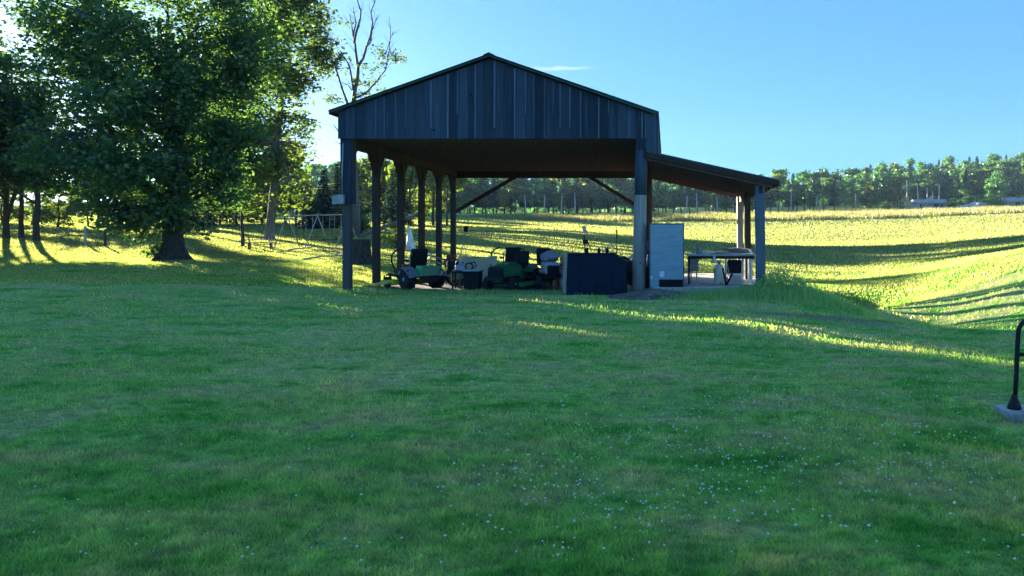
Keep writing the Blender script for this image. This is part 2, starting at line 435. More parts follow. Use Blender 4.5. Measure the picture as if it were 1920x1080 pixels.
def blob_clusters(blobs, per_m3, rng, gap=.12, k=1.5, cap=10 ** 6):
    """cluster centres filling ellipsoids (c, r), with gaps"""
    out = []
    for c, r in blobs:
        c = np.array(c); r = np.array(r)
        n = int(max(6, min(cap, 4.19 * r.prod() * per_m3)))
        q = unit(rng.normal(size=(n, 3))) * (rng.uniform(0, 1, n) ** .42)[:, None]
        q *= 1 + .22 * np.sin(q[:, :1] * 5 + c[0]) + .15 * np.sin(q[:, 1:2] * 6 + c[2])
        out.append(c + q * r)
    P = np.concatenate(out)
    keep = n3(P, k, 1.3) + rng.uniform(-.25, .25, len(P)) > -.5 + gap * 2
    return P[keep]

def leaves_from(P, nper, spread, size, rng, **kw):
    C = np.repeat(P, nper, 0) + rng.normal(size=(len(P) * nper, 3)) * np.array([spread, spread, spread * .55])
    base = np.repeat(rng.uniform(0, .75, len(P)), nper)
    return leaf_quads(C, size, rng, **kw), np.clip(base + rng.uniform(-.05, .3, len(C)), 0, 1)

def wob(a, b, n, amp, rr, sag=0.0):
    a, b = Vector(a), Vector(b); L = (b - a).length
    pts = []
    for i in range(n + 1):
        t = i / n
        p = a.lerp(b, t)
        if 0 < i:
            k = amp * L * math.sin(math.pi * min(t, .9)) + .001
            p += Vector((rr.uniform(-k, k), rr.uniform(-k, k), rr.uniform(-k, k) * .5)) + Vector((0, 0, sag * L * math.sin(math.pi * t)))
        pts.append(p)
    return pts

def taper(r0, r1, n):
    return [r0 + (r1 - r0) * (i / n) ** .8 for i in range(n + 1)]

def limbs(g, trunk_pts, trunk_r, targets, rr, r0=.12, lo=.35, twigs=3):
    """limbs from the trunk polyline to each target point, with side branches"""
    n = len(trunk_pts)
    for T in targets:
        T = Vector(T)
        # leave the trunk below the target
        best = min(range(int(n * lo), n), key=lambda i: abs((trunk_pts[i].z) - (T.z - .55 * math.hypot(T.x - trunk_pts[i].x, T.y - trunk_pts[i].y))))
        A = trunk_pts[best]
        r = min(r0, trunk_r[best] * .6)
        P = wob(A, T, 6, .05, rr, .06)
        g.tube(P, taper(r, r * .18, 6), 6, False)
        for k in range(twigs):
            i = rr.randint(2, 5)
            e = P[i] + Vector((rr.uniform(-1, 1), rr.uniform(-1, 1), rr.uniform(-.1, .9))) * (T - A).length * .32
            g.tube(wob(P[i], e, 4, .07, rr), taper(r * .4, r * .08, 4), 5, False)

# ------------------------------------------------------------------ ground
def build_ground():
    ys = np.concatenate([np.linspace(-14, 2, 24)[:-1], np.geomspace(2 + 8, 1500 + 8, 330) - 8])
    us = np.sinh(np.linspace(-2.6, 2.6, 300)) / math.sinh(2.6) * 3.2
    U, Yv = np.meshgrid(us, ys)
    X = U * (np.maximum(Yv, 0) + 12)
    Z = gz(X, Yv)
    V = np.stack([X, Yv, Z], -1).reshape(-1, 3)
    ny, nx = U.shape
    i = np.arange((ny - 1) * (nx - 1)); r, c = i // (nx - 1), i % (nx - 1)
    a = r * nx + c
    idx = np.stack([a, a + 1, a + nx + 1, a + nx], 1).ravel()
    o = npmesh('ground', V, 4, idx, 'turf', smooth=True)
    kind(o, 'structure', 'green lawn rising to a yellow hay field')
build_ground()

BARN_X0, BARN_X1, BARN_Y0, BARN_Y1 = -9.24, -.45, 21.2, 31.8
def in_barn(X, Y):
    return (X > -8.9) & (X < 2.9) & (Y > 21.9) & (Y < 31.5)

def build_blades(name, m, X, Y, h, w, rng, lean=.5, rn=None, Z=None):
    n = len(X)
    Z = gz(X, Y) if Z is None else Z
    a = rng.uniform(0, 2 * math.pi, n)
    dx, dy = np.cos(a) * w / 2, np.sin(a) * w / 2
    b = rng.uniform(0, 2 * math.pi, n); l = rng.uniform(0, lean, n) * h
    P0 = np.stack([X - dx, Y - dy, Z - .01], -1); P1 = np.stack([X + dx, Y + dy, Z - .01], -1)
    P2 = np.stack([X + np.cos(b) * l, Y + np.sin(b) * l, Z + h], -1)
    V = np.stack([P0, P1, P2], 1).reshape(-1, 3)
    if rn is None: rn = rng.uniform(0, 1, n)
    return npmesh(name, V, 3, np.arange(3 * n), m, None, np.repeat(rn, 3))

rng = np.random.default_rng(3)
def screen_pts(n, py0, py1, px0, px1, hz=0.0):
    py = rng.uniform(py0, py1, n); px = rng.uniform(px0, px1, n)
    Y = (EYE - hz) * F / (py - PY)
    return (px - PX) * Y / F, Y

def build_lawn():
    n = 340000
    X, Y = screen_pts(n, 520, 1130, -420, 2350)
    ok = ~in_barn(X, Y); X, Y = X[ok], Y[ok]
    # clumpy sward: taller tufts in some places, worn places with few blades
    nz = np.sin(X * 1.3 + np.sin(Y * 1.7)) * np.sin(Y * 1.1 + np.sin(X * .9) * 1.4) + .6 * np.sin(X * 4.1 + Y * 2.3) * np.sin(Y * 3.7 - X * 1.9)
    h = (.024 + .0013 * Y) * (1 + .3 * nz) * rng.uniform(.5, 1.4, len(X))
    w = (.0056 + .00095 * Y) * rng.uniform(.7, 1.4, len(X))
    def cell(c, q):
        v = np.sin(np.floor(X / c) * 12.9898 + np.floor(Y / (c * 1.3)) * 78.233 + q) * 43758.5453
        return v - np.floor(v)
    jx = rng.normal(size=len(X)) * .01
    X = X + jx
    c1, c2 = cell(.07, 0.), cell(.19, 2.)
    rn = np.clip(.34 * c1 + .26 * c2 + .45 * rng.uniform(0, 1, len(X)) - .02, 0, 1)
    h = h * (.65 + .5 * c1 + .25 * c2)
    kind(build_blades('grass', 'grass_blade', X, Y, h, w, rng, 1.5, rn), 'stuff', 'short mown lawn grass')
    n = 640000
    Y = (1 / rng.uniform(1 / 130 ** .55, 1 / 23 ** .55, n)) ** (1 / .55)
    X = (rng.uniform(-350, 2300, n) - PX) * Y / F
    ok = ~in_barn(X, Y); X, Y = X[ok], Y[ok]
    nz = np.sin(X * .5 + Y * .21) * np.sin(Y * .33 - X * .2)
    h = (.045 + .0008 * Y) * (1 + .12 * nz) * rng.uniform(.75, 1.25, len(X))
    w = (.012 + .001 * Y) * rng.uniform(.6, 1.5, len(X))
    kind(build_blades('field_grass', 'hay_blade', X, Y, h, w, rng, .8), 'stuff', 'sunlit cut grass of the field behind the barn')
    # tall unmown strip along the top of the field
    n = 90000
    Y = rng.uniform(101, 120, n) ; X = rng.uniform(-33, 135, n)
    edge = 101 + 1.5 * np.sin(X * .35) + np.sin(X * 1.1) + np.where(X < -12, (-12 - X) * .9, 0)
    ok = Y > edge; X, Y = X[ok], Y[ok]
    h = rng.uniform(.4, .85, len(X)) * (1 + .2 * np.sin(X * .7 + Y * .3)); w = rng.uniform(.04, .11, len(X))
    kind(build_blades('meadow_grass', 'meadow_blade', X, Y, h, w, rng, .35), 'stuff', 'tall golden unmown grass along the top of the field')
build_lawn()

def build_clover():
    # white clover heads, thickest right of centre
    N = 4400
    X, Y = screen_pts(N, 600, 1080, 820, 1920)
    pxs = PX + X * F / Y; pys = PY + EYE * F / Y
    dens = np.exp(-((pxs - 1420) / 330) ** 2 - ((pys - 850) / 95) ** 2) + .8 * np.exp(-((pxs - 1250) / 130) ** 2 - ((pys - 672) / 22) ** 2) + .45 * np.exp(-((pxs - 1080) / 260) ** 2 - ((pys - 880) / 110) ** 2) + .5 * np.exp(-((pxs - 1640) / 200) ** 2 - ((pys - 800) / 110) ** 2) + .04
    dens *= .45 + .9 * (np.sin(X * 3 + Y) * np.sin(Y * 4 - X) > -.1)
    ok = rng.uniform(0, 1, N) < dens * .9
    X, Y = X[ok], Y[ok]
    X2, Y2 = screen_pts(110, 560, 1080, -50, 900)
    X, Y = np.concatenate([X, X2]), np.concatenate([Y, Y2])
    Z = gz(X, Y) + .05 + .0012 * Y
    bm = bmesh.new(); bmesh.ops.create_icosphere(bm, subdivisions=1, radius=1)
    bv = np.array([v.co[:] for v in bm.verts]); bf = np.array([[v.index for v in f.verts] for f in bm.faces]); bm.free()
    r = (.003 + .0055 * rng.uniform(0, 1, len(X)) ** 1.6) * (1 + .035 * Y)
    V = (bv[None] * r[:, None, None] * np.array([1, 1, .8]) + np.stack([X, Y, Z], -1)[:, None]).reshape(-1, 3)
    idx = (bf[None] + (np.arange(len(X)) * len(bv))[:, None, None]).ravel()
    kind(npmesh('clover_flowers', V, 3, idx, 'flower_white', smooth=True), 'stuff', 'white clover heads dotted over the lawn')
build_clover()

# bare earth under and in front of the barn, slab under the lean-to
def sheet(name, m, X0, X1, Y0, Y1, fz, nx=40, ny=30):
    g = G(); g.grid(lambda u, v: (X0 + (X1 - X0) * u, Y0 + (Y1 - Y0) * v, fz(X0 + (X1 - X0) * u, Y0 + (Y1 - Y0) * v)), nx, ny)
    return g.make(name, m)
def floor_z(x, y):
    e = min((x + 9.0) / .6, (-.4 - x) / .6, (y - 21.5) / .7, (31.9 - y) / .6, 1)
    return g1(x, y) + .03 * max(e, -1.5) + .008 * math.sin(x * 5 + y * 3)
kind(sheet('dirt_floor', 'floor_dirt', -9.3, -.1, 20.9, 32.2, floor_z, 46, 50), 'structure', 'bare earth floor under the barn roof')
def mound_z(x, y):
    dx, dy = (x + .35) / 1.25, (y - 20.0) / 1.15
    r2 = dx * dx + dy * dy
    return g1(x, y) + .30 * math.exp(-r2 * 1.3) - .09 + .012 * math.sin(x * 7 + y * 4) * math.sin(y * 6)
kind(sheet('dirt_mound', 'dirt', -2.1, 1.6, 18.4, 21.6, mound_z, 50, 40), 'structure', 'bare grey earth mound in front of the lean-to')
g = G(); g.box((1.35, 24.55, .06), (3.5, 7.7, .22), bevel=.02)
SLAB = g.make('concrete_slab', 'concrete'); SLAB.location = (0, 0, 0); kind(SLAB, 'structure', 'pale concrete slab under the lean-to')
SZ = .17

# ------------------------------------------------------------------ barn
def build_barn():
    b = thing('pole_barn', 'open pole barn with weathered board gable and a lean-to on its right', 'barn', (0, 0, 0))
    yf = 21.2
    RX, RZ = -4.97, 6.68
    LX, LZ = -9.42, 5.12
    EX, EZ = -.22, 5.06
    def roof_z(x):
        return RZ + (x - RX) * ((RZ - LZ) / (RX - LX)) if x < RX else RZ + (x - RX) * (EZ - RZ) / (EX - RX)
    zb = 4.33
    # front gable boards, with a narrow pale strip over some joints
    gb, gs = G(), []
    x = -9.24
    while x < -.62:
        w = rnd.choice((.2, .24, .27, .3, .3))
        x1 = min(x + w, -.60)
        zl, zr = roof_z(x) - .1, roof_z(x1 - .006) - .1
        dy = rnd.uniform(0, .014)
        zbot = zb + rnd.uniform(-.012, .012)
        poly = [(x, zbot), (x1 - .006, zbot), (x1 - .006, zr)]
        if x < RX < x1: poly.append((RX, RZ - .1))
        poly.append((x, zl))
        gb.prism(poly, yf - .2 - dy, yf - .172 - dy)
        if rnd.random() < .62:
            bw = rnd.uniform(.025, .05); zc = roof_z(x1) - .13; zlo = zb + rnd.choice((0.01, .01, .01, .3, .7))
            gs.append([(x1 - bw / 2, zlo), (x1 + bw / 2, zlo), (x1 + bw / 2 + .008, zc), (x1 - bw / 2 + rnd.uniform(-.01, .01), zc)])
        x = x1
    nf = len(gb.bm.faces)
    for poly in gs: gb.prism(poly, yf - .235, yf - .216)
    gb.bm.faces.ensure_lookup_table()
    for f in gb.bm.faces[nf:]: f.material_index = 1
    gw = gb.make('gable_wall', 'barn_board', b); gw.data.materials.append(MATS['barn_batten'])
    # rear gable and right side wall above the lean-to
    gr = G(); x = -9.24
    while x < -.4:
        x1 = min(x + .3, -.24)
        poly = [(x, zb + .03), (x1 - .006, zb + .03), (x1 - .006, roof_z(x1) - .1)] + ([(RX, RZ - .1)] if x < RX < x1 else []) + [(x, roof_z(x) - .1)]
        gr.prism(poly, 31.86, 31.89); x = x1
    gr.make('gable_wall', 'inner_wood', b)
    sw = G(); y = yf - .2
    while y < 31.8:
        sw.box((-.265, y + .145, (4.93 + 3.86) / 2), (.03, .286, 4.93 - 3.86)); y += .29
    sw.box((-.43, yf - .214, 4.44), (.3, .03, 1.16))
    sw.make('side_wall', 'barn_board', b)
    # roof sheets with ribs
    ro = G()
    y0, y1 = yf - .36, 32.15
    for (xa, za, xb, zb_) in ((LX, LZ, RX, RZ), (RX, RZ, EX, EZ)):
        d = Vector((xb - xa, 0, zb_ - za)).normalized(); nrm = Vector((-d.z, 0, d.x))
        A, Bq = Vector((xa, 0, za)), Vector((xb, 0, zb_))
        if xa == RX: A = A + d * .003
        ro.prism([(p.x, p.z) for p in (A - nrm * .03, Bq - nrm * .03, Bq, A)], y0, y1)
        yy = y0 + .1
        while yy < y1:
            ro.bar(A + Vector((0, yy, 0)) + nrm * .012, Bq + Vector((0, yy, 0)) + nrm * .012, .04, .024); yy += .3
    rf = ro.make('roof', 'roof_metal', b)
    tr = G()
    for (xa, za, xb, zb_) in ((LX - .02, LZ - .06, RX, RZ - .03), (RX, RZ - .03, EX, EZ - .06)):
        tr.bar((xa, y0 + .02, za), (xb, y0 + .02, zb_), .04, .075)
        tr.bar((xa, y1 - .02, za), (xb, y1 - .02, zb_), .045, .11)
    tr.bar((LX, y0, LZ - .07), (LX, y1, LZ - .07), .03, .12)
    tr.make('roof_trim', 'roof_trim', rf)
    rc = G(); rc.prism([(RX - .16, RZ - .03), (RX, RZ + .045), (RX + .16, RZ - .03), (RX, RZ + .02)], y0 - .01, y1 + .01); rc.make('ridge_cap', 'roof_metal', rf)
    # sheathing, purlins under the sheet
    pu = G()
    for k in range(1, 12):
        for side in (0, 1):
            t = k / 12
            xx = LX + (RX - LX) * t if side == 0 else RX + (EX - RX) * t
            pu.box((xx, (y0 + y1) / 2, roof_z(xx) - .08), (.19, y1 - y0 - .6, .05), (0, -math.atan(.345) if side == 0 else math.atan(.342), 0))
    pu.make('purlin', 'inner_wood', b)
    # posts, both rows (six bays deep)
    ypost = [21.2, 23.3, 25.45, 27.6, 29.7, 31.7]
    for i, y in enumerate(ypost):
        w = .2 if i else .21
        g = G(); z = g1(-9.06, y) - .2
        g.box((-9.06, y, (z + 4.5) / 2), (w, w, 4.5 - z), bevel=.012)
        g.make('post', 'post_wood' if i == 0 else 'inner_wood', b)
        if i:
            g = G()
            g.box((-.72, y, (-.2 + 4.6) / 2), (.2, .2, 4.8), bevel=.012); g.make('post', 'inner_wood', b)
    # front left post: cladding on its upper half
    g = G(); g.box((-9.06, yf - .135, 3.62), (.29, .03, 2.25), bevel=.006); g.box((-8.9, yf + .02, 3.62), (.03, .26, 2.25))
    g.make('post_cladding', 'barn_board', b)
    # front right post: a round pole, peeled and pale on its lower half
    g = G(); P = [(-.80, yf, -.3), (-.79, yf, .3), (-.765, yf, 1.2), (-.745, yf, 2.75)]
    g.tube(P, [.235, .2, .19, .18], 14); lo = g.make('post', 'peeled_wood', b); lo['label'] = 'pale peeled lower half of the front corner pole'
    g = G(); g.tube([(-.745, yf, 2.752), (-.72, yf, 3.6), (-.69, yf, 4.9)], [.183, .18, .17], 14); g.box((-.69, yf - .2, 4.62), (.33, .05, 1.1)); g.make('post_upper', 'barn_board', b)
    # top plates
    for xx in (-9.06, -.72):
        g = G()
        g.bar((xx + .14, 21.3, 4.3), (xx + .14, 26.6, 4.3), .05, .5); g.bar((xx + .14, 26.6, 4.29), (xx + .14, 31.75, 4.29), .05, .3)
        g.bar((xx - .14, 21.3, 4.28), (xx - .14, 31.75, 4.28), .05, .3)
        g.make('top_plate', 'inner_wood', b)
    # knee braces along the rows: boards sawn to a curve
    for xx in (-9.06, -.72):
        for i, y in enumerate(ypost):
            for sgn in (-1, 1):
                if (i == 0 and sgn < 0) or (i == 5 and sgn > 0): continue
                g = G(); pts = []
                for k in range(7):
                    t = k / 6
                    pts.append((y + sgn * (.10 + .54 * t ** 1.5), 3.42 + .73 * t))
                for (ya, za), (yb, zb2) in zip(pts, pts[1:]):
                    V = [(ya, za), (yb, zb2), (y + sgn * .10, zb2), (y + sgn * .10, za)]
                    q = [Vector((xx + dx, p, zz)) for dx in (-.06, .06) for p, zz in V]
                    g._add(q, [(0, 1, 2, 3), (7, 6, 5, 4), (0, 4, 5, 1), (1, 5, 6, 2), (2, 6, 7, 3), (3, 7, 4, 0)])
                bmesh.ops.remove_doubles(g.bm, verts=g.bm.verts, dist=1e-4)
                g.make('knee_brace', 'inner_wood', b)
    # ceiling joists across the span
    for k in range(17):
        y = 21.6 + k * .615
        g = G(); g.box((-4.9, y, 4.42), (8.5, .05, .2)); g.make('joist', 'loft_wood', b)
    g = G(); yy = 21.4
    while yy < 31.6:
        g.box((-4.9, yy + .1, 4.545), (8.4, .19, .025)); yy += .205
    g.make('loft_boards', 'loft_wood', b)
    # rear header and the two long diagonal braces
    g = G(); g.box((-4.9, 31.7, 4.2), (8.3, .06, .3)); g.make('header', 'inner_wood', b)
    for a, c in (((-8.93, 31.62, 2.62), (-6.0, 31.62, 4.33)), ((-.86, 31.62, 2.62), (-3.65, 31.62, 4.33))):
        g = G(); g.bar(a, c, .05, .15); g.make('diagonal_brace', 'inner_wood', b)
    # meter box on the front left post
    g = G(); g.box((-9.13, yf - .29, 2.62), (.2, .12, .26), bevel=.015); mb = g.make('meter_box', 'galvanized', b)
    g = G(); g.box((-9.3, yf - .27, 2.6), (.12, .1, .22), bevel=.01); g.make('junction_box', 'gray_plastic', mb)
    g = G(); g.tube([(-9.13, yf - .19, 2.75), (-9.13, yf - .2, 3.4), (-9.1, yf - .2, 4.2)], .018, 6); g.make('conduit', 'galvanized', mb)
    # --- lean-to
    ly0, ly1 = 20.95, 28.3
    sl = (3.12 - 3.86) / (3.12 + .22)
    lz = lambda x: 3.88 + (x + .22) * sl
    g = G(); g.prism([(-.24, lz(-.24)), (3.14, lz(3.14)), (3.14, lz(3.14) + .03), (-.24, lz(-.24) + .03)], ly0, ly1)
    yy = ly0 + .12
    while yy < ly1:
        g.bar((-.24, yy, lz(-.24) + .042), (3.14, yy, lz(3.14) + .042), .04, .024); yy += .3
    lr = g.make('lean_to_roof', 'roof_metal', b)
    g = G(); g.bar((-.6, ly0 + .015, lz(-.5) - .06), (3.15, ly0 + .015, lz(3.15) - .06), .04, .15); g.bar((3.15, ly0 - .02, lz(3.15) - .05), (3.15, ly1, lz(3.15) - .05), .03, .14)
    g.make('roof_trim', 'inner_wood', lr)
    for k in range(9):
        y = ly0 + .15 + k * .88
        g = G(); g.bar((-.55, y, lz(-.55) - .12), (3.0, y, lz(3.0) - .12), .05, .19); g.make('rafter', 'loft_wood', b)
    g = G()
    for k in range(13):
        x = -.1 + k * .25
        g.box((x, (ly0 + ly1) / 2, lz(x) - .018), (.235, ly1 - ly0 - .1, .022), (0, math.atan(-sl), 0))
    g.make('sheathing', 'loft_wood', b)
    g = G(); g.bar((2.66, ly0 + .1, lz(2.66) - .33), (2.66, ly1 - .1, lz(2.66) - .33), .1, .22); g.make('top_plate', 'inner_wood', b)
    for y, m in ((21.2, 'barn_batten'), (24.5, 'inner_wood'), (27.0, 'peeled_wood')):
        g = G(); top = lz(2.66) - .23
        g.box((2.655, y, (top - .3) / 2), (.26 if y < 22 else .2, .24, top + .3), (0, R(-.6), 0), bevel=.012); g.make('post', m, b)
    return b
build_barn()

# ------------------------------------------------------------------ trees
def PV(px, py, Y):
    return Vector(((px - PX) * Y / F, Y, EYE - (py - PY) * Y / F))

def sculpted_tree(name, label, px, Y, blobs, trunk_h, r0, leaf, bark, seed, per_m3=1.1, nper=26, spread=.42, size=.24, gap=.1, flare=1.7, lean=(0, 0), fork=None, limb_r=.16, group=None, k=1.5, cat='tree', skirt=True):
    """blobs: (px, py, rx_px, ry_px, dy_m, depth_m)"""
    base = at(px, Y); rr = random.Random(seed); rg = np.random.default_rng(seed)
    t = thing(name, label, cat, base, group=group)
    bl = []
    for (bx, by, rx, ry, dy, dd) in blobs:
        c = PV(bx, by, Y) - base; c.y += dy
        bl.append((tuple(c), (rx * Y / F, dd, ry * Y / F)))
    n = 10
    top = Vector((lean[0], lean[1], trunk_h))
    tp = wob((0, 0, 0), top, n, .012, rr); tp[0] = Vector((0, 0, -.15))
    tr = [r0 * (1 - .85 * (i / n) ** 1.1) for i in range(n + 1)]
    g = G(); tp2 = [tp[0], Vector((0, 0, .12)).lerp(tp[1], .0), Vector((tp[1].x * .4, tp[1].y * .4, .45 * r0 + .25))] + tp[1:]
    g.tube(tp2, [r0 * flare, r0 * (flare * .75 + .1), r0 * 1.12] + tr[1:], 16)
    if flare > 1.4:
        for q in range(6):   # root buttresses
            a = q * 1.047 + rr.uniform(-.3, .3)
            g.tube([(math.cos(a) * r0 * .7, math.sin(a) * r0 * .7, r0 * 1.6), (math.cos(a) * r0 * 1.15, math.sin(a) * r0 * 1.15, r0 * .55), (math.cos(a) * r0 * 2.0, math.sin(a) * r0 * 2.0, -.12)], [r0 * .3, r0 * .34, r0 * .2], 7)
    if fork:
        P = wob(tp[fork[0]], fork[1], 8, .02, rr); g.tube(P, taper(tr[fork[0]] * .85, .06, 8), 12)
    limbs(g, tp, tr, [c for c, r in bl] + [Vector(c) + Vector((rr.uniform(-1, 1) * r[0], rr.uniform(-1, 1) * r[1], rr.uniform(-.4, .8) * r[2])) * .7 for c, r in bl for _ in range(2)], rr, limb_r, .25 if skirt else .4)
    g.make('trunk', bark, t)
    P = blob_clusters(bl, per_m3, rg, gap, k)
    # leaf clusters cut away, and doubled alongside, to shape one sun streak on the lawn
    def off_(P): return (P[:, 0] + base.x + .67) * .749 + (P[:, 1] + base.y - 15.66) * .663
    def band_(P, m):   # heights at which low sun rays reach the streak
        al = -(P[:, 0] + base.x + .67) * .663 + (P[:, 1] + base.y - 15.66) * .749
        z = P[:, 2] + base.z
        return (z > (al - 2.5) * .155 - m) & (z < (al + 8) * .155 + m)
    e = P[(np.abs(off_(P)) < 2.0) & band_(P, 1.2)]
    P = np.concatenate([P, e + rg.normal(size=e.shape) * .4, e + rg.normal(size=e.shape) * .4]); off = off_(P)
    P = P[~((off > -.72 + .08 * np.sin(P[:, 2] * 3)) & (off < .68 + .08 * np.sin(P[:, 2] * 4)) & band_(P, .45))]
    V, rn = leaves_from(P, nper, spread, size, rg)
    quad_obj('crown', V, leaf, t, rg, rn)
    return t

# the big maple left of the barn
maple = sculpted_tree('maple_tree', 'big dark spreading tree with a thick flared trunk, its foliage reaching almost to the lawn', 325, 38.0,
    [(300, -80, 170, 100, 0, 4.6), (170, 40, 95, 85, -.5, 3.6), (425, 50, 95, 90, .5, 3.6), (300, 110, 130, 80, -1.2, 4.4), (150, 150, 75, 60, .4, 3), (440, 170, 85, 70, -.6, 3.4),
     (345, 215, 120, 55, -1.6, 4.2), (225, 235, 85, 55, .6, 3.6), (185, 300, 80, 45, -.8, 3.2), (290, 320, 120, 50, -1.8, 3.6), (400, 265, 60, 55, 1, 3), (375, 345, 55, 40, -.4, 2.6),
     (250, 375, 75, 38, -.6, 2.8), (330, 400, 85, 32, -1.6, 2.2), (275, 428, 45, 20, -.8, 1.8), (375, 425, 32, 16, .3, 1.6), (262, 452, 26, 12, -.4, 1.1), (325, 345, 60, 40, -2.6, 1.6), (412, 312, 46, 42, 0, 2.4), (432, 262, 46, 42, .4, 2.4), (405, 360, 40, 30, .2, 2), (335, 400, 72, 28, -2.3, 1.4), (285, 412, 42, 26, -1.6, 1.5), (350, 300, 60, 40, -2.6, 1.6), (130, 90, 60, 60, 0, 2.4), (490, 110, 50, 60, 0, 2.4)],
    12.5, .5, 'maple_leaf', 'bark', 11, per_m3=3.5, nper=24, spread=.33, size=.25, gap=.17, flare=1.75, lean=(-.4, .2), fork=(2, Vector((.9, .5, 12))), k=1.7)
# bare twiggy dead branches low on its left side
g = G(); rr = random.Random(5)
for q in range(16):
    a = PV(rr.uniform(175, 250), rr.uniform(200, 280), 37.4) - maple.location; e = PV(rr.uniform(45, 150), rr.uniform(230, 335), rr.uniform(35.5, 38)) - maple.location
    P = wob(a, e, 6, .05, rr, .1); g.tube(P, taper(.045, .008, 6), 5, False)
    for _ in range(5):
        i = rr.randint(2, 6); v = (e - a).normalized()
        g.tube(wob(P[i], P[i] + v * rr.uniform(.4, 1.1) + Vector((rr.uniform(-.4, .4), rr.uniform(-.4, .4), rr.uniform(-.7, .25))), 3, .06, rr), taper(.016, .005, 3), 4, False)
g.make('dead_branches', 'dead_wood', maple)

# the lighter tree behind it, by the swing set
ash = sculpted_tree('shade_tree', 'tall airy yellow-green tree with a smooth leaning trunk beside the swing frame', 505, 58.0,
    [(560, 20, 62, 55, 0, 3.2), (590, 95, 45, 50, .5, 2.6), (520, 60, 50, 70, -.6, 3), (560, 150, 40, 36, 0, 2.2), (520, 160, 44, 50, .6, 2.6), (545, 235, 48, 34, -.5, 2.4), (560, 285, 30, 22, 0, 1.6),
     (470, 250, 50, 45, .8, 2.8), (500, 310, 60, 30, 0, 2.6), (455, 350, 34, 34, -.4, 2.2), (470, 390, 30, 18, 0, 1.4), (548, 345, 30, 32, -.2, 2), (555, 385, 24, 14, 0, 1.2), (440, 130, 40, 80, 1, 2.6), (405, 225, 40, 50, 0, 2.6), (412, 150, 45, 50, .5, 2.6), (408, 300, 38, 34, 0, 2.4), (394, 262, 34, 44, .6, 2.4), (430, 300, 40, 36, -.5, 2.4), (398, 205, 34, 40, 0, 2.4), (425, 250, 34, 34, -.8, 2.2), (500, -40, 80, 60, 0, 3.4)],  # lobes on the left side added to shade the lawn beyond the streak
    19, .31, 'ash_leaf', 'pale_bark', 21, per_m3=1.6, nper=28, spread=.42, size=.34, gap=.13, flare=1.5, lean=(1.9, 0), limb_r=.13, skirt=False)

sculpted_tree('shade_tree', 'rounded tree added for shade, hidden mostly behind the crown of the big maple', 352, 70.0,  # unseen tree added to narrow the sun streak on the lawn
    [(354, 215, 44, 48, 0, 2.2), (358, 290, 44, 38, 0, 2.0), (350, 170, 34, 34, 0, 2)], 10, .2, 'ash_leaf', 'bark', 23, per_m3=1.8, nper=24, spread=.45, size=.36, gap=.05, flare=1.4, skirt=False)
sculpted_tree('shade_tree', 'small leafy yellow-green tree between the big maple and the leaning trunk', 455, 50.0,  # added to thicken the shade beside the sun streak
    [(455, 240, 40, 34, 0, 1.7), (440, 300, 36, 34, .3, 1.6), (475, 310, 34, 34, -.3, 1.6), (452, 365, 44, 28, 0, 1.6), (460, 200, 26, 24, 0, 1.2)], 8, .11, 'ash_leaf', 'bark', 27, per_m3=3.2, nper=22, spread=.36, size=.28, gap=.04, flare=1.3, skirt=True, limb_r=.06)
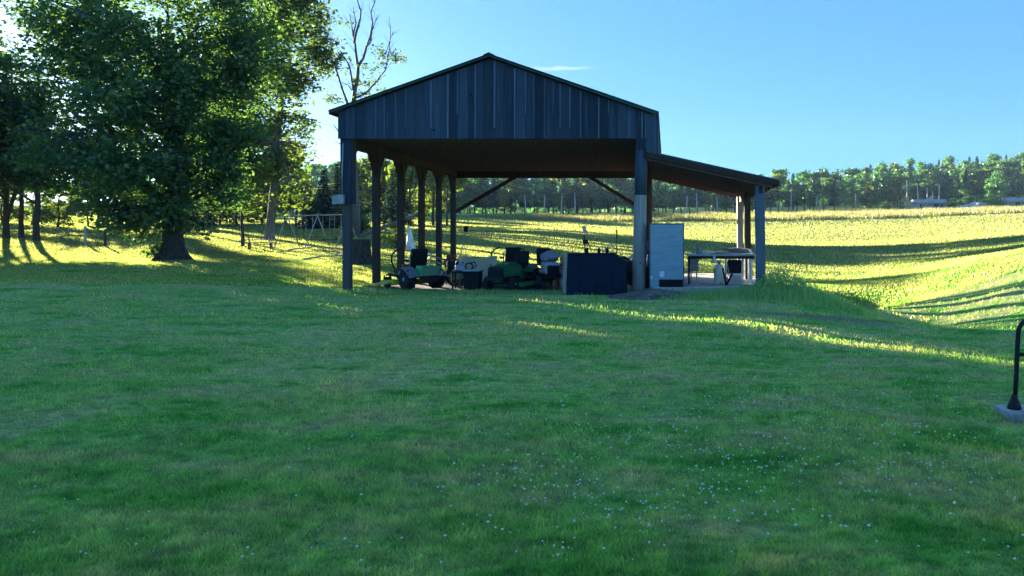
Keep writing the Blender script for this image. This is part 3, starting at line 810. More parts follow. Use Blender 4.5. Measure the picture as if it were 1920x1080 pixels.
# dead tree behind the left end of the roof
def dead_tree():
    Y = 60.0; base = at(668, Y); t = thing('dead_tree', 'tall half dead tree with bare forked limbs behind the left roof end', 'tree', base)
    rr = random.Random(31)
    q = lambda x, y, dy=0: PV(560 + x / 4.91, y / 4.91, Y) + Vector((0, dy, 0)) - base
    g = G()
    low = [Vector((0, 0, -.2)), PV(668, 400, Y) - base, PV(662, 300, Y) - base, q(505, 960)]
    g.tube(low, [.36, .3, .27, .22], 12)
    def br(pts, r0, r1, dy):
        P = [q(x, y, dy * i / len(pts)) for i, (x, y) in enumerate(pts)]
        g.tube(P, taper(r0, r1, len(P) - 1), 7)
        for i in range(1, len(P) - 1):
            for _ in range(2):
                d = (P[i + 1] - P[i]).normalized()
                e = P[i] + (d + Vector((rr.uniform(-.9, .9), rr.uniform(-.6, .6), rr.uniform(-.2, .5)))) * rr.uniform(.3, 1.0)
                g.tube(wob(P[i], e, 3, .08, rr), taper(.022, .008, 3), 4, False)
    br([(505, 965), (515, 830), (538, 700), (540, 620), (518, 490), (505, 380), (482, 300), (470, 220), (448, 120)], .2, .03, .5)
    br([(508, 400), (535, 300), (575, 180), (585, 110), (550, 0), (540, -60)], .11, .03, -.5)
    br([(500, 330), (520, 200), (490, 110), (475, 35)], .07, .02, .8)
    br([(542, 620), (590, 530), (610, 430), (640, 330), (660, 190), (635, 90), (665, 0), (672, -50)], .12, .03, 1)
    br([(618, 430), (670, 390), (690, 290), (730, 210), (758, 160)], .07, .02, -.8)
    br([(505, 830), (490, 700), (480, 610), (430, 520), (388, 460)], .09, .04, -.6)
    br([(490, 830), (445, 775), (400, 770)], .05, .02, .4)
    br([(470, 1000), (410, 830), (370, 680), (345, 600), (365, 560), (330, 430), (300, 380), (350, 200)], .1, .02, -1)
    br([(530, 900), (620, 850), (700, 760), (790, 640), (820, 470), (825, 390), (830, 250), (812, 135)], .09, .02, .5)
    br([(800, 500), (850, 330), (875, 280)], .04, .015, .2)
    br([(470, 1300), (390, 1230), (330, 1150)], .07, .03, -.3); br([(480, 1400), (400, 1330), (320, 1300)], .06, .02, .3)
    g.make('trunk', 'dead_wood', t)
    rg = np.random.default_rng(8)
    bl = []
    for x, y, rx, ry in ((650, 620, 70, 60), (700, 720, 80, 80), (640, 760, 70, 70), (720, 830, 70, 40), (760, 480, 60, 40), (880, 520, 80, 34), (790, 560, 60, 50), (930, 560, 40, 40), (540, 760, 30, 60), (380, 930, 90, 40), (300, 900, 50, 25), (600, 880, 60, 40)):
        c = q(x, y); bl.append((tuple(c), (rx / 4.91 * Y / F, .9, ry / 4.91 * Y / F)))
    P = blob_clusters(bl, 3.2, rg, .1, 2.5); V, rn = leaves_from(P, 16, .26, .24, rg)
    quad_obj('foliage', V, 'ash_leaf', t, rg, rn)
dead_tree()

# grove at the left edge
sculpted_tree('grove_tree', 'tall shadowy tree at the left edge with a straight dark trunk, rightmost of its grove', 68, 54,
    [(60, 190, 60, 50, 0, 3.2), (60, 260, 90, 50, -.5, 3.8), (100, 320, 80, 40, 0, 3), (30, 330, 70, 34, .5, 3), (30, 130, 34, 40, .5, 2.4)], 13, .2, 'grove_leaf', 'bark', 41, per_m3=1.7, nper=24, spread=.45, size=.34, gap=.1, flare=1.4, group='grove at the left edge', lean=(.2, 0))
sculpted_tree('grove_tree', 'forked dark tree in the left edge grove with a second stem leaning right', 12, 56,
    [(-30, 120, 50, 55, 0, 3.6), (-20, 200, 85, 60, 0, 3.6), (20, 300, 80, 50, 0, 3.4), (-40, 340, 70, 40, .5, 3)], 14, .2, 'grove_leaf', 'bark', 42, per_m3=1.7, nper=24, spread=.45, size=.34, gap=.1, flare=1.4, group='grove at the left edge', fork=(1, Vector((1.9, .3, 9))))
sculpted_tree('grove_tree', 'slim dark tree in the middle of the left edge grove', 40, 57,
    [(40, 210, 50, 45, 1, 3), (60, 290, 70, 45, 1, 3), (20, 250, 50, 50, 1.2, 2.6)], 12, .17, 'grove_leaf', 'bark', 43, per_m3=1.7, nper=24, spread=.45, size=.34, gap=.1, flare=1.4, group='grove at the left edge')
for i, (px, Y, s) in enumerate(((-190, 52, 1.0), (-330, 47, 1.05), (-450, 56, 1.1), (-150, 68, 1.0))):
    sculpted_tree('grove_tree', 'dark tree of the grove that continues beyond the left edge', px, Y,
        [(px, 60, 110, 80, 0, 4.4), (px - 40, 170, 120, 70, 0, 4.6), (px + 50, 240, 110, 60, 0, 4.4), (px, 330, 110, 45, 0, 4)], 14 * s, .24, 'grove_leaf', 'bark', 50 + i, per_m3=1.1, nper=20, spread=.55, size=.42, gap=.04, flare=1.4, group='grove at the left edge')

# ---- generic trees for the middle distance and the far wood
def proto_deciduous(seed, leaf, bark, h=10.0, w=3.2, n=150, nper=18, size=.5, low=.28, spread=.6):
    rr = random.Random(seed); rg = np.random.default_rng(seed)
    bl = []
    for i in range(11):
        t = rr.uniform(low, .95); rad = w * (1 - abs((t - .55) / .62) ** 2.2) * .55; a = rr.uniform(0, 6.28)
        s = w * rr.uniform(.32, .55) * (1.1 - .4 * t)
        bl.append(((math.cos(a) * rad, math.sin(a) * rad, h * t), (s, s, s * rr.uniform(.7, 1.05))))
    bl.append(((0, 0, h * .93), (w * .35, w * .35, h * .1)))
    P = blob_clusters(bl, n / sum(4.19 * r[0] * r[1] * r[2] for c, r in bl), rg, .05, 1.2)
    V, rn = leaves_from(P, nper, spread * .7, size, rg, flat=.4)
    g = G(); tp = wob((0, 0, -.3), (rr.uniform(-.4, .4), 0, h * .85), 6, .02, rr); tr = taper(.19, .04, 6)
    g.tube(tp, tr, 7)
    limbs(g, tp, tr, [c for c, r in bl][:8], rr, .08, .3, 1)
    return g, V, rn, leaf, bark, rg
def proto_conifer(seed, leaf, bark, h=10.0, w=2.3, n=1800, size=.55, low=.06):
    rr = random.Random(seed); rg = np.random.default_rng(seed)
    lv = int(h * 2.4)
    t = np.floor(rg.uniform(low, 1, n) ** 1.25 * lv) / lv + rg.uniform(0, .35 / lv, n)
    t = np.clip(t, low, .99)
    Rm = w * (1 - t) ** .85 * (1 + .16 * np.sin(t * 31 + seed)) + .06
    a = rg.uniform(0, 2 * np.pi, n); a = a + .3 * np.sin(3 * a + t * 40)
    f = rg.uniform(0, 1, n) ** .6
    r = Rm * f * rg.uniform(.75, 1.12, n)
    C = np.stack([np.cos(a) * r, np.sin(a) * r, h * t - .28 * r + rg.uniform(-.1, .1, n)], -1)
    d = np.stack([np.cos(a), np.sin(a), np.full(n, -.35)], -1) + rg.normal(size=(n, 3)) * .25; d = unit(d)
    up = np.array([0, 0, 1.0]) + rg.normal(size=(n, 3)) * .35
    sd = unit(np.cross(d, up)); s = (size * rg.uniform(.6, 1.3, n) * (.55 + .6 * (1 - t)))[:, None]
    V = np.stack([C - d * s * .5, C + sd * s * .3 - np.array([0, 0, .1]) * s, C + d * s * .5, C - sd * s * .3 - np.array([0, 0, .1]) * s], 1).reshape(-1, 3)
    g = G(); g.tube([(0, 0, -.3), (0, 0, h * .5), (0, 0, h * .98)], [.17, .1, .015], 6)
    return g, V, rg.uniform(0, 1, n), leaf, bark, rg
def finish_proto(p, name):
    g, V, rn, leaf, bark, rg = p
    t = thing(name, 'x', 'tree')
    g.make('trunk', bark, t); quad_obj('crown', V, leaf, t, rg, rn)
    return t
used = set()
def place(proto, px, Y, top_py=None, h0=10.0, s=None, label='', group=None, wide=1.0, X=None, rz=None):
    o = proto if proto.name not in used else copy_tree(proto)
    used.add(proto.name)
    p = at(px, Y) if X is None else Vector((X, Y, g1(X, Y)))
    if s is None: s = ((EYE - (top_py - PY) * Y / F) - p.z) / h0
    o.location = p; o.scale = (s * wide, s * wide, s); o.rotation_euler = (0, 0, rnd.uniform(0, 6.28) if rz is None else rz)
    o['label'] = label
    if group: o['group'] = group
    return o

SPR = finish_proto(proto_conifer(1, 'conifer_needle', 'bark', n=3200, size=.6, w=2.5), 'spruce_tree')
SPR2 = finish_proto(proto_conifer(2, 'conifer_needle', 'bark', n=3000, size=.6, w=2.0), 'spruce_tree')
BR1 = finish_proto(proto_deciduous(3, 'bright_leaf', 'bark', n=170, nper=22, size=.5), 'young_tree')
BR2 = finish_proto(proto_deciduous(4, 'bright_leaf', 'bark', n=150, nper=22, size=.5, low=.12, w=3.8), 'young_tree')
W = [finish_proto(proto_deciduous(60 + i, 'wood_leaf', 'pale_bark' if i % 2 else 'bark', n=140, nper=16, size=.62, low=.2 + .05 * (i % 3), w=2.7 + .3 * (i % 3)), 'woodland_tree') for i in range(5)]
PN = [finish_proto(proto_conifer(80 + i, 'pine_needle', 'bark', n=1700, size=.75, w=1.7 + .3 * i, low=.2), 'woodland_pine') for i in range(2)]

# dark spruces behind the yard
for px, Y, top, lab, wd in ((350, 84, 322, 'dark spruce just right of the big tree trunk, leftmost of three', 1), (371, 80, 345, 'dark spruce in the middle of three right of the big tree', .9), (392, 86, 330, 'dark spruce right of the big tree, nearest the yellow-green tree', .9),
                        (578, 78, 338, 'dark pointed spruce between the swing frame and the yellow-green tree', 1.15), (607, 80, 318, 'broad dark spruce left of the front corner post of the barn', 1.2), (632, 84, 305, 'tall dark spruce directly left of the front corner post', 1.1),
                        (668, 84, 300, 'dark spruce seen between the first two left posts', 1.1), (735, 80, 318, 'dark spruce seen between the second and third left posts', 1.2), (752, 92, 290, 'tall spruce behind the third left post', 1.0),
                        (770, 84, 218, 'spruce seen between the third and fourth left posts', 1.0), (812, 90, 208, 'spruce seen between the fourth and fifth left posts', 1.1), (838, 88, 235, 'spruce seen between the fifth and sixth left posts', 1.0)):
    bright = top < 240  # tops hidden by the gable, raised to cast shadow bands on the field
    if bright: lab = lab.replace('spruce', 'light green tree').replace('tall ', '')
    place(BR1 if bright else (SPR if rnd.random() < .6 else SPR2), px, Y, top, label=lab, group='tall trees behind the barn' if bright else 'spruces behind the yard', wide=wd * (.62 if bright else .95))
# sunlit leafy trees and bushes behind the yard
for pr, px, Y, top, lab, wd in ((BR1, 425, 95, 318, 'sunlit yellow-green tree between the spruces and the leaning trunk', 1.2), (BR2, 465, 100, 325, 'sunlit yellow tree low behind the leaning trunk', 1.3), (BR1, 720, 92, 300, 'sunlit light green tree between the second and third left posts', 1.0),
                        (BR1, 690, 96, 296, 'sunlit green tree just right of the front corner post', 1.1), (BR2, 785, 96, 312, 'sunlit pale tree between the third and fourth left posts', 1.1), (BR1, 535, 90, 262, 'tall sunlit tree right of the leaning trunk', .9),  # tall one right of the leaning trunk heightened to shade the swale
                        (BR2, 108, 78, 345, 'sunlit yellow bushy tree right of the left edge grove', 1.5), (BR2, 60, 84, 340, 'sunlit yellow tree seen between the grove trunks', 1.5), (BR1, 165, 82, 350, 'small sunlit tree above the pale fence post', 1.4), (BR2, 215, 88, 352, 'sunlit tree left of the big trunk above the dark fence post', 1.5), (BR2, 5, 88, 340, 'sunlit yellow tree at the very left edge behind the grove', 1.6),
                        (BR2, 255, 92, 350, 'pale sunlit tree close to the left of the big trunk', 1.4), (BR1, 345, 105, 318, 'pale sunlit tree top above the spruces by the big tree', 1.5), (BR2, 412, 86, 328, 'sunlit leafy tree low between the big tree and the leaning trunk', 1.3), (BR1, 443, 82, 322, 'sunlit tree whose crown meets the low branches left of the leaning trunk', 1.2), (BR2, 492, 90, 330, 'sunlit tree directly behind the leaning trunk', 1.2), (BR1, 555, 84, 318, 'sunlit pale green tree between the leaning trunk and the pointed spruce', 1.1),
                        (BR1, 185, 86, 262, 'tall leafy tree added for shade behind the left half of the big maple crown', 1.0),  # hidden tree added to shade the lawn left of the barn
                        (BR1, 385, 108, 316, 'light tree rising behind the three spruces', 1.4)):
    place(pr, px, Y, top, label=lab, group='sunlit trees behind the yard', wide=wd)
place(BR2, 678, 66, 388, label='small round sunlit bush seen between the first two left posts', group='bushes behind the barn', wide=1.6)['category'] = 'bush'
place(BR2, 742, 47, 418, label='dark rounded bush beside the white sheet behind the third left post', group='bushes behind the barn', wide=1.7)['category'] = 'bush'

# far wood
def skyline(px):
    return np.interp(px, [380, 560, 640, 760, 860, 1180, 1400, 1460, 1560, 1650, 1740, 1850, 1920, 2100], [318, 305, 300, 300, 306, 312, 322, 322, 316, 308, 300, 292, 286, 275])
segs = lambda px: 'behind the yard' if px < 640 else ('seen under the barn roof' if px < 1215 else ('behind the lean-to' if px < 1460 else 'on the right hill'))
for row, (Yb, step, drop) in enumerate(((178, 17, 9), (189, 26, 4))):
    px = 380 + row * 9
    while px < 2040:
        Y = Yb + rnd.uniform(-3, 3) + (max(0, px - 1500) * .09 if row else max(0, px - 1500) * .05)
        top = skyline(px) + drop * rnd.uniform(.5, 1.3) + rnd.uniform(-6, 7) + (14 if px > 1580 and row == 0 else 0)
        con = rnd.random() < (.25 if row == 0 else .45)
        pr = rnd.choice(PN) if con else rnd.choice(W)
        if row == 0 and not con and rnd.random() < .4: pr = rnd.choice((BR1, BR2)); bright = True  # lit crowns in the front row come from the paler leaf colour
        else: bright = False
        lab = ('dark pine ' if con else ('pale sunlit tree ' if bright else 'leafy green tree ')) + ('in the front row of the far wood ' if row == 0 else ('in the second row of the far wood ' if row == 1 else 'at the skyline of the far wood ')) + segs(px)
        place(pr, px, Y, top, label=lab, group='far wood ' + segs(px), wide=rnd.uniform(1.0, 1.35) if not con else rnd.uniform(.9, 1.2))
        px += step * rnd.uniform(.75, 1.25)
# low leafy growth along the foot of the wood on its left half
px = 385
while px < 860:
    Y = rnd.uniform(128, 150); br = rnd.random() < .6
    place(rnd.choice((BR1, BR2)) if br else rnd.choice(W), px, Y, rnd.uniform(335, 358), label=('pale sunlit' if br else 'dark green') + ' low tree at the foot of the wood ' + ('behind the yard' if px < 640 else 'seen between the left posts'), group='low trees at the foot of the wood', wide=rnd.uniform(1.3, 1.7))
    px += rnd.uniform(16, 26)
# trees on the slope of the right hill
for k in range(80):
    px = rnd.uniform(1500, 1990); Y = rnd.uniform(205, 262)
    top = skyline(px) + (262 - Y) * .35 * rnd.uniform(.6, 1.2) + rnd.uniform(-5, 6)
    con = rnd.random() < .45
    place(rnd.choice(PN) if con else rnd.choice(W), px, Y, top, label=('dark pine ' if con else 'leafy green tree ') + 'high on the slope of the right hill wood', group='hill wood on the right', wide=rnd.uniform(.9, 1.3))
place(W[1], 1868, 172, 322, label='lone round pale tree with a bare trunk standing before the right hill wood', wide=1.25)
# deeper wood, one mass
def wood_mass():
    rg = np.random.default_rng(99); n = 30000
    px = rg.uniform(250, 2150, n); Y = rg.uniform(255, 280, n) + np.clip(px - 1450, 0, 600) * .13
    X = (px - PX) * Y / F; z0 = gz(X, Y)
    zt = EYE - (np.interp(px, [250, 380, 560, 640, 860, 1180, 1460, 1650, 1850, 2150], [330, 322, 312, 308, 316, 322, 330, 318, 300, 280]) + 12 + 6 * np.sin(px * .11) + 4 * np.sin(px * .31 + 1) - PY) * Y / F
    Z = z0 + (np.maximum(zt - z0, 2)) * rg.uniform(0, 1, n) ** .7
    V = leaf_quads(np.stack([X, Y, Z], -1), 1.5, rg, flat=.3)
    o = quad_obj('forest', V, 'wood_leaf', None, rg); kind(o, 'stuff', 'deep mass of the far wood behind its front rows')
wood_mass()
# bare pale trunks standing at the edge of the wood
snags = [(985, 385 - 20), (1020, 366), (1053, 362), (1078, 360), (1288, 366), (1306, 362), (1345, 370), (1484, 352), (1531, 368), (1605, 362), (1700, 338), (1721, 344), (1738, 350), (1749, 358), (1761, 346)]
sn = None
for i, (px, top) in enumerate(snags):
    Y = 171 + rnd.uniform(-1, 1); p = at(px, Y); h = EYE - (top - PY) * Y / F - p.z
    g = G(); g.tube([(0, 0, -.2), (rnd.uniform(-.1, .1), 0, h * .5), (rnd.uniform(-.2, .2), 0, h)], [.17, .13, .06], 7)
    for k in range(4):
        z = h * rnd.uniform(.5, .95); a = rnd.uniform(0, 6.3)
        g.tube([(0, 0, z), (math.cos(a) * .6, math.sin(a) * .6, z + .4)], [.04, .015], 4)
    where = 'under the barn roof' if px < 1200 else ('behind the lean-to' if px < 1460 else ('left of the sheds' if px < 1650 else 'near the pale roofs'))
    tag(g.make('bare_trunk', 'birch_bark'), 'thin pale bare trunk at the wood edge, ' + where, 'tree', 'bare pale trunks at the wood edge, ' + where, p)

# ------------------------------------------------------------------ weeds on the bank by the lean-to
def weeds():
    rg = np.random.default_rng(17)
    n = 620
    t = rg.uniform(0, 1, n)
    X = 1.2 + 3.6 * t ** .9 + rg.normal(size=n) * .3; Y = 20.7 - 1.0 * t + rg.normal(size=n) * .4
    ok = ~((X < 1.9) & (Y > 20.5)); X, Y = X[ok], Y[ok]
    hgt = (.07 + .58 * np.exp(-((X - 3.2) / .7) ** 2)) * rg.uniform(.35, 1.25, len(X))
    Z = gz(X, Y)
    C, H = [], []
    per = 24
    i = np.repeat(np.arange(len(X)), per)
    u = rg.uniform(0.02, 1, len(i))
    sp = (.05 + .14 * (1 - u)) * (1 + 0 * u)
    P = np.stack([X[i] + rg.normal(size=len(i)) * sp, Y[i] + rg.normal(size=len(i)) * sp, Z[i] + hgt[i] * u], -1)
    V = leaf_quads(P, .08, rg, flat=.2, droop=-.15, aspect=.36)
    o = quad_obj('weeds', V, 'weed_leaf', None, rg); kind(o, 'stuff', 'tall leafy weeds on the bank beside the lean-to')
    # a fringe of tall grass over the same bank and around the posts
    n = 9000
    X = rg.uniform(-.2, 6.8, n); Y = 20.2 - .25 * np.clip(X - 1, 0, 9) + rg.normal(size=n) * .7
    ok = ~((X < 3.15) & (Y > 20.65)); X, Y = X[ok], Y[ok]
    h = rg.uniform(.08, .3, len(X)) * (.6 + .8 * np.exp(-((X - 3.4) / 1.6) ** 2))
    b = build_blades('bank_grass', 'weed_leaf', X, Y, h, rg.uniform(.012, .03, len(X)), rg, .7); kind(b, 'stuff', 'long rough grass on the bank below the lean-to')
    # tufts round the barn posts and machines
    n = 6000
    X = rg.uniform(-9.8, -.4, n); Y = 21.1 + rg.normal(size=n) * .28
    h = rg.uniform(.04, .16, n)
    b = build_blades('edge_grass', 'weed_leaf', X, Y, h, rg.uniform(.01, .022, n), rg, .7); kind(b, 'stuff', 'ragged grass along the open front of the barn')
weeds()

# ------------------------------------------------------------------ machines
def wheel(parent, c, r, w, axis=(0, 1, 0), rim='gray_plastic', tread=14):
    ax = Vector(axis).normalized(); c = Vector(c)
    g = G(); g.lathe([(r * .62, -w * .48), (r * .9, -w * .5), (r * .985, -w * .4), (r, 0), (r * .985, w * .4), (r * .9, w * .5), (r * .62, w * .48)], c, ax, 24)
    u = ax.orthogonal().normalized(); v = ax.cross(u)
    for k in range(tread):
        a = 2 * math.pi * k / tread
        d = u * math.cos(a) + v * math.sin(a)
        g.bar(c + d * r * .99 - ax * w * .46, c + d * r * .99 + ax * w * .46, .035 * r / .25, .02, up=d)
    t = g.make('tyre', 'rubber', parent)
    g = G()
    for s in (-1, 1):
        g.lathe([(r * .62, .0), (r * .6, s * w * .1), (r * .42, s * -w * .02), (r * .2, s * w * .02), (r * .18, s * w * .16), (.01, s * w * .17)], c + ax * s * w * .36, ax, 20)
    g.make('rim', rim, parent)
def wheel_part(parent, c, r, w, axis=(0, 1, 0), rim='gray_plastic'):
    e = bpy.data.objects.new('wheel', None); COL.objects.link(e); e.parent = parent; e.location = c
    wheel(e, (0, 0, 0), r, w, axis, rim); return e

def zero_turn(label, loc, rz, deck='yellow_paint', arms_up=True, seat_h=0.0):
    t = thing('zero_turn_mower', label, 'mower', loc, rz, 'ride-on mowers')
    for s in (-1, 1):
        wheel_part(t, (-.42, s * .47, .3), .3, .26, rim='gray_plastic')
        wheel_part(t, (.92, s * .36, .16), .16, .13, rim='gray_plastic')
        g = G(); g.bar((.92, s * .26, .16), (.92, s * .26, .38), .04, .05); g.bar((.92, s * .24, .38), (.92, s * .4, .38), .05, .05); g.bar((.92, s * .46, .14), (.92, s * .46, .38), .03, .04); g.bar((.9, s * .33, .4), (.45, s * .28, .36), .07, .08); g.make('caster_fork', 'black_paint', t)
        # fenders sloping over the rear wheels
        g = G(); g.grid(lambda u, v: (-.82 + .98 * u, s * (.32 + .32 * v), .56 + .14 * math.sin(math.pi * min(u * 1.05, 1)) - .05 * v - .16 * (1 - u) ** 3), 10, 4, .02)
        g.make('fender', 'gray_plastic', t)
        g = G()
        if arms_up:
            g.tube([(.32, s * .42, .5), (.36, s * .54, .8), (.3, s * .56, 1.0), (.24, s * .48, 1.12), (.2, s * .3, 1.2)], .024, 7)
        else:
            g.tube([(.32, s * .4, .5), (.38, s * .42, .78), (.3, s * .5, .9), (.2, s * .52, .92)], .018, 7)
        g.make('lever', 'black_paint', t)
    g = G(); g.box((-.1, 0, .42), (1.1, .56, .16), bevel=.03); g.bar((.3, 0, .4), (1.0, 0, .38), .5, .06); g.make('frame', 'green_paint', t)
    g = G(); g.box((-.74, 0, .52), (.34, .62, .36), bevel=.05); g.make('engine_cover', 'green_paint', t)
    g = G()
    for k in range(5): g.box((-.912, 0, .44 + k * .04), (.012, .42, .016))
    g.tube([(-.9, -.24, .4), (-.98, -.3, .42), (-1.0, -.3, .52)], .03, 8); g.make('muffler', 'steel', t)
    g = G(); g.box((-.93, 0, .36), (.05, .72, .1), bevel=.01); g.bar((-.93, -.2, .3), (-.93, .2, .3), .04, .16); g.make('bumper', 'black_paint', t)
    g = G(); g.box((.02, 0, .66 + seat_h), (.5, .52, .13), bevel=.05); g.box((-.25, 0, .93 + seat_h), (.13, .52, .52), (0, R(-12), 0), bevel=.055)
    for s in (-1, 1): g.box((0, s * .3, .84 + seat_h), (.36, .07, .07), bevel=.025)
    g.make('seat', 'black_plastic', t)
    g = G(); g.tube([(-.3, -.34, .5), (-.34, -.34, 1.0), (-.36, -.3, 1.06)], .018, 6); g.tube([(-.3, .34, .5), (-.34, .34, 1.0), (-.36, .3, 1.06)], .018, 6); g.make('roll_bar', 'gray_plastic', t)
    g = G(); g.prism([(.0, .12), (.98 * .8, .12), (.8, .24), (.05, .27)], -.68, .66); dk = g.make('deck', deck, t)
    g = G(); g.box((.35, .92, .16), (.42, .5, .05), (R(-8), 0, 0), bevel=.02); g.make('discharge_chute', deck, t)
    g = G(); g.box((.66, 0, .44), (.42, .5, .03), (0, R(-14), 0), bevel=.01); g.make('footrest', 'black_paint', t)
    return t
zero_turn('dark green zero-turn mower parked behind the two leftmost front posts, seen from its rear corner', Vector((-7.55, 22.35, .03)), R(139))
zero_turn('zero-turn mower with upright black levers and black seat behind the green hood', Vector((-5.13, 24.6, .03)), R(-94), 'green_paint')

def lawn_tractor():
    t = thing('lawn_tractor', 'green lawn tractor with rounded hood and black grille facing the lawn', 'lawn tractor', Vector((-4.58, 22.2, .03)), R(-106), 'ride-on mowers')
    # x forward
    for s in (-1, 1):
        wheel_part(t, (.72, s * .4, .19), .19, .16, rim='gray_plastic')
        wheel_part(t, (-.52, s * .44, .27), .27, .24, rim='yellow_paint')
        g = G(); g.grid(lambda u, v: (-.9 + .8 * u, s * (.25 + .34 * v), .52 + .12 * math.sin(math.pi * u) - .03 * v), 10, 4, .02); g.make('fender', 'green_paint', t)
    # hood: rounded loft
    g = G()
    def hood(u, v):
        x = .0 + 1.02 * u; a = math.pi * v
        hw = .30 - .05 * u * u; top = .80 - .06 * u - .10 * max(0, u - .8) / .2
        return (x, hw * math.cos(a) * (1 if abs(math.cos(a)) < .8 else 1.04), .40 + (top - .40) * max(0, math.sin(a)) ** .45)
    g.grid(hood, 14, 14, .015); hd = g.make('hood', 'green_paint', t)
    g = G(); g.prism([(1.0, .36), (1.03, .36), (1.03, .6), (1.0, .68)], -.24, .24); g.make('grille', 'black_plastic', hd)
    for s in (-1, 1):
        g = G(); g.box((1.035, s * .17, .6), (.02, .1, .05), bevel=.008); g.make('headlight', 'glass_dark', hd)
    g = G(); g.box((.5, 0, .36), (1.06, .46, .1), bevel=.02); g.bar((.72, -.4, .2), (.72, .4, .2), .06, .08); g.make('frame', 'black_paint', t)
    g = G(); g.box((1.06, 0, .33), (.05, .56, .1), bevel=.015); g.make('bumper', 'black_paint', t)
    g = G(); g.prism([(-.9, .3), (.05, .3), (.05, .56), (-.3, .58), (-.9, .52)], -.26, .26); g.make('body', 'green_paint', t)
    g = G(); g.box((-.38, 0, .68), (.44, .46, .11), bevel=.045); g.box((-.6, 0, .9), (.11, .46, .42), (0, R(-10), 0), bevel=.05); g.make('seat', 'black_plastic', t)
    g = G(); g.box((.02, 0, .74), (.14, .4, .14), (0, R(-20), 0), bevel=.03); g.make('dashboard', 'black_plastic', t)
    g = G(); g.tube([(.0, 0, .8), (-.1, 0, .95)], .018, 6)
    ring = [Vector((-.1, 0, .95)) + Vector((.07 * math.sin(a) * 1.0, .17 * math.cos(a), .15 * math.sin(a))) for a in [2 * math.pi * k / 16 for k in range(17)]]
    g.tube(ring, .014, 6); g.bar(ring[0], ring[8], .02, .015); g.make('steering_wheel', 'black_plastic', t)
    g = G(); g.prism([(-.3, .1), (.5, .1), (.52, .2), (-.32, .23)], -.62, .58); g.make('deck', 'green_paint', t)
    for s in (-1, 1):
        g = G(); g.box((-.02, s * .42, .32), (.5, .26, .03), bevel=.01); g.make('footrest', 'black_paint', t)
    return t
lawn_tractor()

def old_tractor():
    t = thing('garden_tractor', 'grubby dark garden tractor with a grey hood right of the green one', 'lawn tractor', Vector((-3.6, 22.6, .03)), R(-70), 'ride-on mowers')
    for s in (-1, 1):
        wheel_part(t, (.6, s * .38, .2), .2, .15, rim='steel'); wheel_part(t, (-.55, s * .45, .31), .31, .26, rim='steel')
        g = G(); g.grid(lambda u, v: (-.95 + .85 * u, s * (.26 + .36 * v), .6 + .12 * math.sin(math.pi * u)), 8, 4, .02); g.make('fender', 'gray_plastic', t)
    g = G(); g.box((.4, 0, .62), (.9, .5, .36), bevel=.08, taper=(.92, .82)); g.make('hood', 'gray_plastic', t)
    g = G(); g.box((.868, 0, .55), (.03, .36, .3), bevel=.008); g.make('grille', 'black_plastic', t)
    g = G(); g.box((0, 0, .37), (1.6, .44, .14), bevel=.02); g.bar((.6, -.4, .21), (.6, .4, .21), .06, .08); g.make('frame', 'black_paint', t)
    g = G(); g.box((-.4, 0, .72), (.42, .46, .12), bevel=.045); g.box((-.62, 0, .96), (.12, .46, .46), (0, R(-10), 0), bevel=.05); g.make('seat', 'black_plastic', t)
    g = G(); g.tube([(.0, 0, .78), (-.1, 0, 1.0)], .018, 6)
    ring = [Vector((-.1, 0, 1.0)) + Vector((.08 * math.sin(a), .18 * math.cos(a), .15 * math.sin(a))) for a in [2 * math.pi * k / 16 for k in range(17)]]
    g.tube(ring, .014, 6); g.bar(ring[0], ring[8], .02, .015); g.make('steering_wheel', 'black_plastic', t)
    return t
old_tractor()
# sack lying on its hood
g = G(); g.blob((0, 0, .16), (.3, .24, .17), 4, 3, .2); tag(g.make('feed_sack', 'gray_cloth'), 'pale grey bulging sack lying on the garden tractor hood', 'sack', None, Vector((-3.5, 22.25, .8)), .4)

# ------------------------------------------------------------------ clutter in the barn (left to right)
def tiller():
    t = thing('tiller', 'rusty red garden tiller with long handles beyond the dark mower', 'tiller', Vector((-7.4, 25.6, .05)), R(10))
    g = G(); g.box((0, 0, .62), (.42, .34, .3), bevel=.05); g.lathe([(.14, 0), (.15, .1), (.1, .14)], (0, 0, .77)); g.make('engine', 'rust_red', t)
    g = G(); g.tube([(-.1, .15, .7), (-.6, .2, .85), (-1.15, .3, .95)], .02, 6); g.tube([(-.1, -.15, .7), (-.6, -.2, .85), (-1.15, -.3, .95)], .02, 6); g.tube([(-1.0, -.27, .93), (-1.0, .27, .93)], .015, 6); g.make('handlebar', 'steel', t)
    wheel_part(t, (0, .26, .2), .2, .12, rim='white_paint'); wheel_part(t, (0, -.26, .2), .2, .12, rim='white_paint')
    g = G()
    for k in range(8):
        a = k * .785; g.bar((.45, -.25 + .07 * k, .18), (.45 + .17 * math.cos(a), -.25 + .07 * k, .18 + .17 * math.sin(a)), .05, .012)
    g.box((.42, 0, .4), (.42, .7, .03), bevel=.01); g.bar((.1, 0, .5), (.45, 0, .36), .1, .1); g.make('tines', 'rust_red', t)
tiller()
